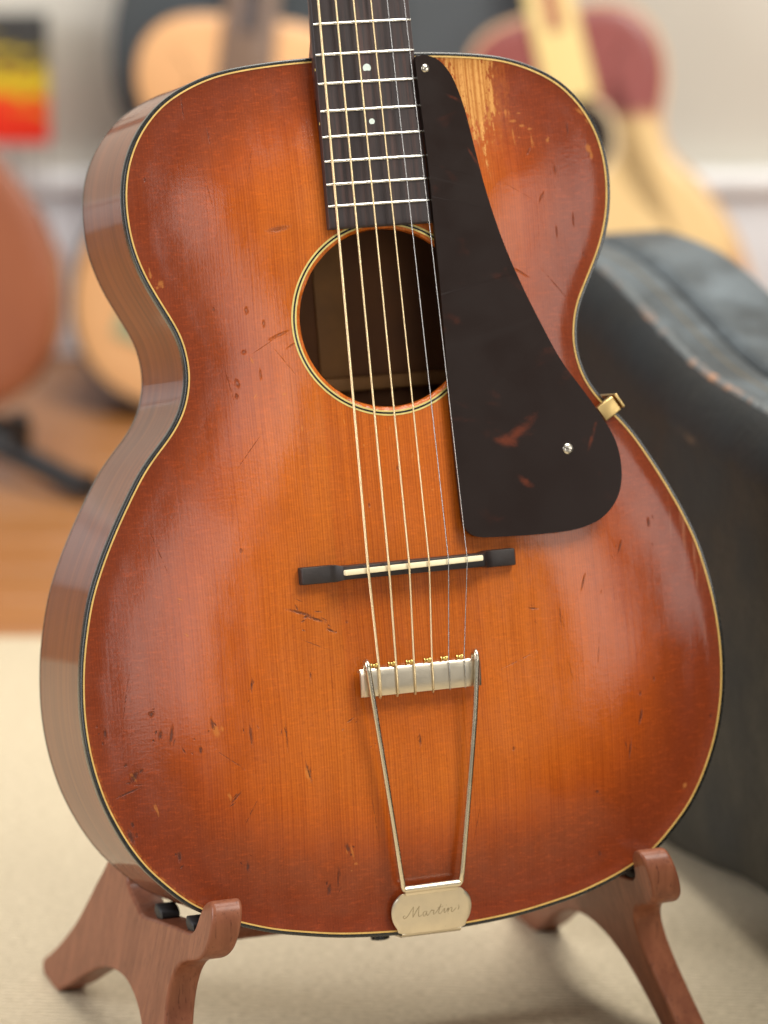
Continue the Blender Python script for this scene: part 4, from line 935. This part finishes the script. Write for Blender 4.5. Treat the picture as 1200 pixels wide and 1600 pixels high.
# mahogany guitar on a black folding stand at the far left
mahtop = simple_wood('red_mahogany_top', srgb(136, 74, 40), srgb(122, 62, 32), 160, 0.3)
rL, dL, _ = px_room(-138, 712, d=3.36)
zL = px_room(-138, 722, d=3.36)[2]
back_guitar('parlor_guitar', 'plain brown mahogany guitar at left edge held on a black stand', rL, dL, math.radians(8), math.radians(14), 0.0, mahtop, mahtop, MAT['board'], 0.98, z=max(0.05, zL))
st2 = bpy.data.objects.new('tubular_stand', None); C.objects.link(st2); st2.location = RM(rL, dL, 0); st2.rotation_euler.z = YAW
tag(st2, 'black tubular guitar stand under the brown mahogany guitar at left', 'guitar stand')
zz = max(0.05, zL)
for s in (-1, 1):
    bm = bmesh.new(); tube_bm(bm, [Vector((0, 0.06, zz + 0.06)), Vector((s * 0.02, 0.05, zz)), Vector((s * 0.15, -0.05, 0.012)), Vector((s * 0.165, -0.06, 0.012))], 0.012, 12); bm_obj('leg', bm, padm, st2, True, 60)
    bm = bmesh.new(); tube_bm(bm, [Vector((s * 0.03, 0.05, zz - 0.004)), Vector((s * 0.10, 0.03, zz - 0.008)), Vector((s * 0.10, -0.02, zz - 0.008)), Vector((s * 0.10, -0.03, zz + 0.02))], 0.008, 12); bm_obj('cradle_arm', bm, padm, st2, True, 60)
bm = bmesh.new(); tube_bm(bm, [Vector((0, 0.24, 0.012)), Vector((0, 0.10, zz + 0.10)), Vector((0, 0.17, zz + 0.45))], 0.010, 12); bm_obj('upright', bm, padm, st2, True, 60)

# dark upright case behind the guitars
cs = bpy.data.objects.new('dark_case', None); C.objects.link(cs)
ra, da, za = px_room(176, 110, d=3.72); rb_, _, _ = px_room(835, 60, d=3.72)
wc = (rb_ - ra); cs.location = RM((ra + rb_) / 2, 3.72, 0); cs.rotation_euler.z = YAW
tag(cs, 'charcoal hard case standing upright against the wall between the background guitars', 'guitar case')
hw = wc / 2
out_c = [(-hw * 0.60, 0.0), (hw * 0.60, 0.0), (hw * 0.78, 0.05), (hw * 0.80, 0.18), (hw * 0.86, 0.26), (hw, 0.34), (hw, 0.42), (hw * 0.90, 0.50), (hw * 0.6, 0.56), (hw * 0.3, 0.60), (hw * 0.25, 0.95), (-hw * 0.25, 0.95), (-hw * 0.3, 0.60), (-hw * 0.62, 0.50), (-hw * 0.88, 0.425), (-hw, 0.345), (-hw * 0.97, 0.27), (-hw * 0.80, 0.22), (-hw * 0.72, 0.16), (-hw * 0.74, 0.05)]
oc = smooth_closed([(p.x, p.y) for p in catmull([(a, b, 0) for a, b in out_c], 5, True)], 0.012, 0.012)
bm = bmesh.new(); a_ = [bm.verts.new((p[0], 0, max(0, p[1]))) for p in oc]; b_ = [bm.verts.new((p[0], 0.10, max(0, p[1]))) for p in oc]; n_ = len(oc)
for i in range(n_): bm.faces.new((a_[i], a_[(i + 1) % n_], b_[(i + 1) % n_], b_[i]))
ff = [bm.faces.new(a_), bm.faces.new(b_[::-1])]; bmesh.ops.triangulate(bm, faces=ff)
bm_obj('case_body', bm, plain('charcoal_case_shell', srgb(74, 80, 84), 0.6, 0, 0.08, 20), cs, True, 40)
bm = bmesh.new(); box_bm(bm, (0.0, -0.006, 0.62), (0.09, 0.012, 0.02), None, 0.004); bm_obj('handle', bm, MAT['slot'], cs)

# printed card hanging at the far left with cords and a small tag below it
rp, dp, zp = px_room(78, 222, d=3.80); rp0, _, zp1 = px_room(-60, 22, d=3.80)
card = bpy.data.objects.new('hanging_card', None); C.objects.link(card); card.location = RM((rp + rp0) / 2, 3.80, zp); card.rotation_euler.z = YAW
tag(card, 'black, yellow and red printed card hanging on cords before the wall at upper left', 'printed card')
q = N('printed_card'); v = q.obj(); sp = q.n('ShaderNodeSeparateXYZ'); q.l(v, sp.inputs[0])
hz = q.math('DIVIDE', sp.outputs[2], (zp1 - zp)); nz = q.noise(v, 26, 3, 0.6, 0.8); hz = q.math('ADD', hz, q.math('MULTIPLY', q.math('SUBTRACT', nz, 0.5), 0.45)); hz = q.math('ADD', hz, q.math('MULTIPLY', sp.outputs[0], 1.8))
wvb = q.n('ShaderNodeTexWave', wave_type='RINGS'); q.l(q.mapping(v, loc=(0.02, 0, -0.08), scale=(1, 1, 1.3)), wvb.inputs['Vector']); wvb.inputs['Scale'].default_value = 12; wvb.inputs['Distortion'].default_value = 5; wvb.inputs['Detail'].default_value = 2; wvb.inputs['Detail Scale'].default_value = 4
basec = q.ramp(hz, [(0.0, srgb(236, 48, 28)), (0.40, srgb(236, 60, 30)), (0.50, srgb(206, 96, 30)), (0.62, srgb(92, 70, 36)), (0.74, srgb(52, 50, 46)), (1.0, srgb(46, 45, 44))])
ymask = q.math('MULTIPLY', q.mapr(wvb.outputs['Fac'], 0.45, 0.65), q.math('MULTIPLY', q.mapr(hz, 0.22, 0.40), q.mapr(hz, 0.86, 0.70)))
q.set(col=q.mix(ymask, basec, srgb(206, 178, 34)), rough=0.5)
bm = bmesh.new(); box_bm(bm, (0, 0, (zp1 - zp) / 2), (rp - rp0, 0.018, zp1 - zp), None, 0.002); bm_obj('card_face', bm, q.m, card)
for x in (-0.02, 0.0, 0.018, 0.036):
    bm = bmesh.new(); tube_bm(bm, [Vector((x, 0, 0.0)), Vector((x + 0.002, 0, -0.11))], 0.0011, 6); bm_obj('cord', bm, plain('grey_cord', srgb(120, 116, 112), 0.8), card)
q2 = plain('orange_tag_print', srgb(216, 112, 48), 0.6, 0, 0.4, 40)
bm = bmesh.new(); box_bm(bm, (0.034, 0.0, -0.122), (0.034, 0.008, 0.026), None, 0.003); bm_obj('tag', bm, q2, card)
